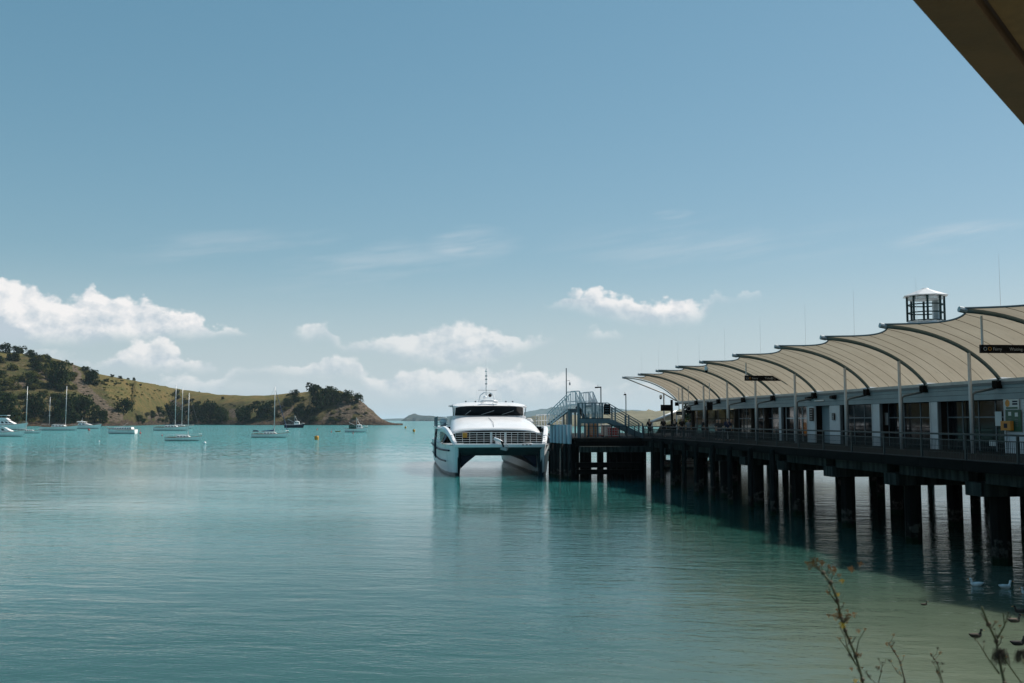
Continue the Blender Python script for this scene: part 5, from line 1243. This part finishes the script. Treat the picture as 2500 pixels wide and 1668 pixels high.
# ================================================================ people on the wharf
def skin_mesh(name, verts, edges, rad, mt_, parent, root=0, sub=1):
    me = bpy.data.meshes.new(name); me.from_pydata(verts, edges, []); me.update(); me.materials.append(mt_)
    o = bpy.data.objects.new(name, me); col.objects.link(o); o.parent = parent
    md = o.modifiers.new('skin', 'SKIN'); md.use_smooth_shade = True
    if not me.skin_vertices: 
        bpy.context.view_layer.objects.active = o
    sv = me.skin_vertices[0].data if me.skin_vertices else None
    if sv is None: return o
    for i, r in enumerate(rad): sv[i].radius = (r, r) if not isinstance(r, tuple) else r; sv[i].use_root = (i == root)
    sb = o.modifiers.new('sub', 'SUBSURF'); sb.levels = sub; sb.render_levels = sub
    return o
cloth = {}
def cl(rgb):
    if rgb not in cloth: cloth[rgb] = mat('cloth_%d' % len(cloth), rgb, .9, var=.25, vscale=6)
    return cloth[rgb]
def person(px, v, face, h, label, shirt, trousers, arms=((.08, .02), (.08, .02)), stride=.1, lean=0.0, hat=None):
    """v: distance across the promenade; arms: forward and outward reach of each hand"""
    u = u_at(px, v); k = h / 1.75
    o = thing('person', label, 'person', wv(v, u, DZ), TH + R(face), 'people on the wharf'); o.scale = (k, k, k)
    V = []; E_ = []; Rr = []
    def ad(p, r, par=None):
        V.append(p); Rr.append(r)
        if par is not None: E_.append((par, len(V) - 1))
        return len(V) - 1
    ln = lean
    pel = ad((0, 0, .95), .135); bel = ad((0, -.3 * ln, 1.10), (.14, .11), pel); ch = ad((0, -ln, 1.33), (.165, .12), bel); nk = ad((0, -1.25 * ln, 1.50), .058, ch)
    hb = ad((0, -1.3 * ln - .01, 1.60), .075, nk); hm = ad((0, -1.35 * ln - .015, 1.67), .09, hb); ht = ad((0, -1.35 * ln, 1.73), .065, hm)
    ad((0, -1.35 * ln - .115, 1.635), .016, hm)                       # nose
    for sd in (-1, 1): ad((sd * .095, -1.35 * ln, 1.64), .018, hm)    # ears
    hands = []; legs = []
    for sd, (fw, ot) in zip((-1, 1), arms):
        sh = ad((sd * .19, -ln, 1.42), .06, ch); eb = ad((sd * (.24 + ot * .5), -ln - fw * .4 + .04, 1.14 + fw * .12), .045, sh)
        wr_ = ad((sd * (.25 + ot), -ln - fw, .90 + fw * .5), .030, eb); pa = ad((sd * (.25 + ot), -ln - fw - .03, .84 + fw * .5), .034, wr_)
        for q in range(4):
            f1 = ad((sd * (.25 + ot) + (q - 1.5) * .018, -ln - fw - .045, .775 + fw * .5 - .006 * abs(q - 1.2)), .010, pa); ad((V[f1][0], V[f1][1] - .02, V[f1][2] - .035), .008, f1)
        ad((sd * (.25 + ot) - sd * .035, -ln - fw - .06, .81 + fw * .5), .010, pa); hands.append((sh, eb, wr_))
        hp = ad((sd * .095, 0, .88), .095, pel); kn = ad((sd * .10, -stride * sd * .5 - .02, .48), .065, hp); ak = ad((sd * .11, -stride * sd, .09), .042, kn); ad((sd * .12, -stride * sd - .13, .035), .036, ak); legs.append((hp, kn, ak))
    skin_mesh('body', V, E_, Rr, M['skin'], o)
    # clothes: looser shells over the same joints
    sv = [V[pel], V[bel], V[ch], (V[nk][0], V[nk][1], V[nk][2] - .05)]; se = [(0, 1), (1, 2), (2, 3)]; sr = [.158, (.162, .13), (.185, .14), .085]
    for sh, eb, wr_ in hands:
        n = len(sv); sv += [V[sh], V[eb]]; sr += [.078, .062]; se += [(2, n), (n, n + 1)]
    skin_mesh('shirt', sv, se, sr, cl(shirt), o)
    tv = [(0, 0, .97)]; te = []; tr_ = [.15]
    for hp, kn, ak in legs:
        n = len(tv); tv += [V[hp], V[kn], V[ak]]; tr_ += [.108, .08, .062]; te += [(0, n), (n, n + 1), (n + 1, n + 2)]
    skin_mesh('trousers', tv, te, tr_, cl(trousers), o)
    hv = [(V[hm][0], V[hm][1] + .03, V[hm][2] - .06), (V[hm][0], V[hm][1] + .035, V[hm][2] + .01), (V[ht][0], V[ht][1] + .005, V[ht][2] + .012)]
    skin_mesh('cap' if hat else 'hair', hv, [(0, 1), (1, 2)], [.06, .088, .072], cl(hat) if hat else M['hair'], o)
    return o
BK = (.012, .012, .014)
person(1586, 22.6, 200, 1.78, 'person in black leaning at the foot of the stair', BK, (.02, .02, .03), ((.2, 0), (.25, 0)), .05, .06)
person(1619, 24.6, 10, 1.84, 'tall person in dark coat under the black display board', (.01, .01, .012), BK, hat=(.012, .012, .012))
person(1647, 25.2, 150, 1.78, 'person in dark jacket holding up a phone left of the bent-armed person', (.014, .014, .016), BK, ((.28, -.06), (.28, -.06)), .05, .04)
person(1664, 25.4, 20, 1.84, 'person in dark top with both elbows out', (.013, .012, .014), (.02, .022, .03), ((.05, .16), (.05, .16)), .08)
person(1681, 25.0, 170, 1.72, 'person in grey shirt with dark hair at the second column', (.16, .17, .19), (.03, .035, .05), ((.2, .02), (.1, .02)), .06)
person(1716, 26.0, 90, 1.76, 'person in black standing side-on before the glazed hall', BK, BK)
person(1750, 25.4, 30, 1.70, 'person with pale cap in the crowd under the canopy', (.05, .05, .055), BK, hat=(.25, .25, .26))
person(1757, 24.9, 350, 1.70, 'person with light cap facing the camera in the crowd', (.03, .03, .03), (.03, .03, .04), hat=(.3, .3, .3))
person(1776, 25.0, 180, 1.80, 'person in navy jacket beside a canopy column', (.012, .02, .055), BK, ((.1, .1), (.05, .05)))
person(1784, 25.8, 60, 1.74, 'person in dark clothes just behind the navy jacket', (.02, .018, .02), BK)

# ================================================================ ducks
def duck(px, py, Lpx, face, body_c, head_c, label, scale=1.0):
    p = on(px, py, 0); s = p.y / F; L = Lpx * s
    o = thing('duck', label, 'duck', p, R(face), 'ducks below the wharf')
    rings = []
    for f_, w_, zl, zh in ((-.5, .02, .20, .26), (-.40, .09, .10, .26), (-.2, .19, -.05, .28), (.05, .215, -.08, .27), (.25, .17, -.05, .25), (.36, .11, .02, .26), (.42, .05, .10, .30)):
        rings.append([(f_ * L, w_ * L * math.cos(a), (zl + zh) / 2 * L + (zh - zl) / 2 * L * math.sin(a)) for a in [2 * math.pi * q / 10 for q in range(10)]])
    mb = MB(); mb.loft(rings); mb.tube([(.30 * L, 0, .16 * L), (.37 * L, 0, .32 * L), (.40 * L, 0, .44 * L)], [.10 * L, .07 * L, .065 * L], 10)
    bd = mb.build('body', cl(body_c), o, True)
    MB().ball((.43 * L, 0, .47 * L), .085 * L, 10, 7, (1.2, .9, .95)).build('head', cl(head_c), o, True)
    MB().prism([(.52 * L, -.035 * L, .47 * L), (.66 * L, -.04 * L, .42 * L), (.66 * L, -.04 * L, .44 * L), (.52 * L, -.035 * L, .50 * L)], (0, .075 * L, 0)).build('bill', M['orange'], o)
    for sd in (-1, 1): MB().ball((-.08 * L, sd * .19 * L, .15 * L), .14 * L, 8, 6, (1.6, .25, .7)).build('wing', cl(tuple(x * .9 for x in body_c)), o, True); MB().ball((.47 * L, sd * .065 * L, .49 * L), .012 * L, 6, 4).build('eye', M['black'], o)
WD = (.72, .74, .75); DK = (.05, .036, .026); DH = (.012, .014, .012)
duck(2385, 1430, 33, 172, WD, WD, 'white duck facing left in the dark water under the wharf')
duck(2454, 1436, 34, 8, WD, WD, 'white duck facing right in the dark water under the wharf')
duck(2505, 1450, 30, 200, WD, WD, 'white duck cut by the right picture edge')
duck(2382, 1556, 36, 8, DK, DH, 'brown duck swimming right, leftmost of the brown ducks')
duck(2476, 1519, 36, 8, (.11, .08, .06), DH, 'brown duck with paler flank right of the tall stem')
duck(2485, 1575, 40, 6, (.018, .016, .016), DH, 'blackish duck at the right picture edge')
duck(2492, 1496, 32, 175, DK, DH, 'brown duck in the shadow line at the right edge')
duck(2256, 1478, 18, 10, DK, DH, 'small distant brown duck at the edge of the shadow')

# ================================================================ weeds on the bank in front of the camera
M['stem'] = mat('fennel_stem', (.060, .070, .022), .7, var=.4, vscale=8)
M['stemd'] = mat('dry_stem', (.075, .055, .030), .8, var=.4, vscale=8)
M['umbel'] = mat('dry_umbel', (.40, .20, .065), .9, var=.5, vscale=40)
M['bloom'] = mat('yellow_bloom', (.72, .50, .04), .8, var=.4, vscale=40)
M['tuft'] = mat('seed_tuft', (.060, .045, .030), .9, var=.5, vscale=30)
C7 = 3.9167
def c7(x, y): return 1900 + x / C7, 1320 + y / C7
rw = random.Random(3)
def weed(label, Y, stalks, umbels=(), tufts=(), stem='stem', name='fennel_plant'):
    """stalks: lists of (x, y) picture points from the foot up with a thickness; each plant stands at distance Y"""
    x0, y0 = c7(*stalks[0][0][0]); b_ = at(x0, y0, Y); foot = Vector((b_.x + .06, Y, bank_z(b_.x, Y) - .03))
    o = thing(name, label, 'plant', foot, 0, 'weeds on the bank')
    for i, (pts, r0, r1) in enumerate(stalks):
        P3 = [at(*c7(*q), Y + .03 * math.sin(i * 1.7 + j)) - foot for j, q in enumerate(pts)]
        if i == 0 or pts[0][1] > 1300: P3 = [Vector((0, 0, 0)) + Vector((.02 * i, 0, 0)), P3[0] * .5 + Vector((.015, 0, 0))] + P3
        n = len(P3); mb = MB(); mb.tube(P3, [.78 * (r0 + (r1 - r0) * j / (n - 1)) for j in range(n)], 6); mb.build('stem', M[stem], o, True)
        for q in P3[2:-1]:
            if i == 0: MB().ball(q, r0 * 1.25, 6, 4).build('node', M['stemd'], o, True)
    # fine side twigs, each ending in a small dry umbel
    extra = []
    for pts, r0, r1 in stalks[:2]:
        for a_, b_2 in zip(pts, pts[1:]):
            for q in range(2):
                f_ = rw.random(); x = a_[0] + (b_2[0] - a_[0]) * f_; y = a_[1] + (b_2[1] - a_[1]) * f_
                if y > 1340: continue
                sx_ = rw.choice((-1, 1)); L_ = rw.uniform(35, 95); e = (x + sx_ * L_ * rw.uniform(.4, .8), y - L_); m_ = (x + sx_ * L_ * .35, y - L_ * .4)
                MB().tube([at(*c7(*w2), Y) - foot for w2 in ((x, y), m_, e)], [r1 * .55, r1 * .45, r1 * .3], 5).build('twig', M['stemd'], o)
                if stem != 'stem' or rw.random() < .7: extra.append((e[0], e[1], rw.uniform(10, 22), rw.choice(('umbel', 'umbel', 'tuft'))))
    for (x, y, r, mt_) in list(umbels) + extra:
        c_ = at(*c7(x, y), Y) - foot; rr = r / C7 / F * Y; mb = MB(); base = c_ - Vector((rw.uniform(-.3, .3) * rr, 0, rr * 1.0))
        for k in range(18):
            a = rw.uniform(0, 6.28); q = rw.uniform(.2, 1); e = c_ + Vector((rr * q * math.cos(a), rr * q * math.sin(a), rr * rw.uniform(-.3, .45)))
            mb.tube([base, e], rr * .018, 3)
            for kk in range(11):
                d = Vector((rw.gauss(0, 1), rw.gauss(0, 1), rw.gauss(.3, 1))).normalized() * rr * rw.uniform(.06, .2); s_ = rr * rw.uniform(.05, .10)
                x_ = Vector((rw.uniform(-1, 1), rw.uniform(-1, 1), rw.uniform(-1, 1))).normalized() * s_; y_ = x_.cross(Vector((.3, .7, .5))).normalized() * s_
                mb.add([e + d - x_, e + d + y_, e + d + x_, e + d - y_], [(0, 1, 2, 3)])
        mb.build('umbel', M[mt_], o)
    for (x, y, r) in tufts:
        c_ = at(*c7(x, y), Y) - foot; rr = r / C7 / F * Y; mb = MB()
        for k in range(150):
            a = rw.uniform(0, 6.28); q = rw.uniform(.1, 1) ** .6; tip = c_ + Vector((rr * q * math.cos(a), rr * q * math.sin(a) * .8, -rr * rw.uniform(.2, 1.0))); md = c_ + Vector((rr * q * .7 * math.cos(a), rr * q * .6 * math.sin(a), rr * rw.uniform(.1, .75)))
            mb.tube([c_ + Vector((0, 0, rr * .3)), md, tip], rr * .014, 3)
        mb.build('seed_head', M['tuft'], o)
U_, Bl = 'umbel', 'bloom'
weed('tall fennel with brown umbels leaning left in the foreground', 2.7,
     [([(805, 1330), (740, 1100), (640, 860), (600, 740), (565, 570), (500, 400), (430, 310), (350, 250)], .0052, .0030), ([(640, 870), (655, 1010), (745, 1190)], .0022, .0022), ([(560, 600), (490, 500), (485, 430), (500, 400)], .0024, .0020),
      ([(565, 560), (545, 480), (500, 400)], .0022, .0018), ([(745, 1080), (770, 950), (825, 860)], .0022, .0012), ([(750, 1200), (650, 1030), (585, 940)], .0022, .0012), ([(620, 790), (680, 740), (730, 700)], .002, .001), ([(610, 760), (540, 720), (480, 710)], .002, .001), ([(430, 310), (415, 250), (410, 210)], .002, .001), ([(500, 400), (520, 340), (520, 290)], .0018, .001), ([(500, 400), (600, 405), (612, 385)], .0014, .001)],
     [(310, 225, 55, U_), (350, 195, 50, U_), (410, 205, 38, U_), (520, 282, 52, U_), (610, 385, 30, Bl), (580, 330, 25, U_), (700, 270, 40, U_), (785, 218, 32, U_), (560, 518, 34, Bl), (480, 495, 30, U_), (620, 805, 40, Bl), (560, 712, 55, U_), (660, 755, 38, U_), (720, 705, 34, U_), (480, 712, 25, U_), (765, 862, 26, U_), (828, 848, 16, U_), (585, 935, 22, U_), (770, 1090, 34, U_), (660, 670, 20, U_)])
weed('thin dry stalk right of the tall fennel', 2.9, [([(1218, 1370), (1165, 1160), (1110, 1060), (1055, 985)], .003, .0016), ([(1200, 1310), (1135, 1260), (1120, 1225)], .002, .001)], [(1050, 985, 26, U_), (1125, 1225, 14, U_), (1145, 1105, 12, U_)], stem='stemd', name='dry_stalk')
weed('short dark budding stalk between the dry stalk and the right plants', 3.0, [([(1575, 1370), (1520, 1170), (1490, 1130), (1465, 1092)], .003, .0014), ([(1550, 1330), (1520, 1260), (1505, 1200)], .002, .001)], [(1465, 1098, 16, 'tuft'), (1522, 1165, 14, 'tuft'), (1520, 1240, 14, 'tuft')], name='budding_stalk')
weed('small forked stalk at the foot of the tall fennel, right of it', 2.8, [([(958, 1370), (985, 1250), (998, 1172)], .0026, .0014), ([(940, 1370), (870, 1310), (845, 1255)], .0024, .0012)], [(998, 1165, 14, 'tuft'), (950, 1222, 22, 'tuft'), (800, 1335, 30, Bl), (735, 1340, 30, Bl), (700, 1225, 24, U_), (845, 1250, 12, 'tuft')], name='forked_stalk')
weed('dark stout stem with drooping seed heads at the right edge', 2.5, [([(2165, 1370), (2105, 1110), (2085, 960), (2010, 800), (1945, 635)], .0055, .0030), ([(2085, 955), (2165, 810), (2150, 690)], .0028, .0014), ([(2165, 810), (2200, 690)], .0018, .001), ([(2115, 1275), (1995, 1110), (1925, 990), (1880, 935)], .0026, .0014), ([(1960, 1050), (1970, 970)], .0016, .001), ([(2330, 1370), (2190, 1170), (2170, 1120)], .003, .002), ([(2460, 1370), (2360, 1190), (2325, 1110)], .003, .002)],
     [(2200, 690, 16, 'tuft'), (1880, 930, 24, 'tuft'), (2085, 910, 22, 'tuft'), (1970, 965, 16, 'tuft')], [(2125, 1100, 92), (2330, 1100, 80)], name='stout_weed')

# ================================================================ eave above the camera
ZS = CZ + 1.75
e0, e1 = on(2226, 0, ZS), on(2500, 308, ZS); d_ = (e1 - e0).normalized(); n_ = Vector((d_.y, -d_.x, 0))
g0 = on(2386, 0, ZS); gap = (g0 - e0).dot(n_)
base_ = e0 + n_ * .9; base_.z = bank_z(base_.x, base_.y)
ro = thing('shelter_roof', 'brown timber eave of the shelter above the viewpoint', 'roof', base_, math.atan2(d_.y, d_.x))
def el(a, b_, z): return Vector((a, -b_, z - base_.z))         # a along the eave, b inwards
def eb_(a0, a1, b0, b1, z0, z1): return MB().box(a0, a1, -(b1 - .9), -(b0 - .9), z0 - base_.z, z1 - base_.z)
A0, A1 = -3.5, 9.0
eb_(A0, A1, 0, gap * .955, ZS, ZS + .16).build('barge_board', M['brown'], ro, bevel=.006)
eb_(A0, A1, -.02, gap * .9, ZS + .162, ZS + .19).build('flashing', M['trim'], ro)
w_ = .145; bb = gap * 1.06
for k in range(4): eb_(A0, A1, bb + k * (w_ + .008), bb + k * (w_ + .008) + w_, ZS + .035, ZS + .055).build('soffit_board', M['browng'], ro, bevel=.004)
eb_(A0, A1, gap * .5, bb + 4 * (w_ + .008) + .04, ZS + .20, ZS + .24).build('roof_sheet', M['trim'], ro)
for a in (-2.4, -1.2, 0, 1.2, 2.4, 3.6, 4.8, 6.0, 7.2): eb_(a - .025, a + .025, gap, bb + .6, ZS + .057, ZS + .198).build('rafter', M['brown'], ro)
for a in (4.5, -3.0):
    pz = Vector((0, 0, 0)); pw = base_ + d_ * a + n_ * (1.9 - .9); zb = bank_z(pw.x, pw.y)
    eb_(a - .06, a + .06, 1.84, 1.96, zb - .3, ZS + .14).build('roof_post', M['brown'], ro)
    eb_(a - .05, a + .05, gap, 2.0, ZS + .06, ZS + .196).build('roof_beam', M['brown'], ro)

# ================================================================ haze over the bay
hb_ = MB().box(-31500, 31500, -290, 31800, -3.0, 132).build('haze', None); struct(hb_, 'stuff')
hm_ = bpy.data.materials.new('sea_haze'); hm_.use_nodes = True; t = NT(hm_.node_tree); hm_.node_tree.nodes.clear()
pv = t.n('ShaderNodeVolumePrincipled'); pv.inputs['Color'].default_value = (.72, .86, 1.0, 1); pv.inputs['Density'].default_value = 3e-5; pv.inputs['Anisotropy'].default_value = .2
o_ = t.n('ShaderNodeOutputMaterial'); t.l(pv.outputs[0], o_.inputs['Volume']); hb_.data.materials.append(hm_)
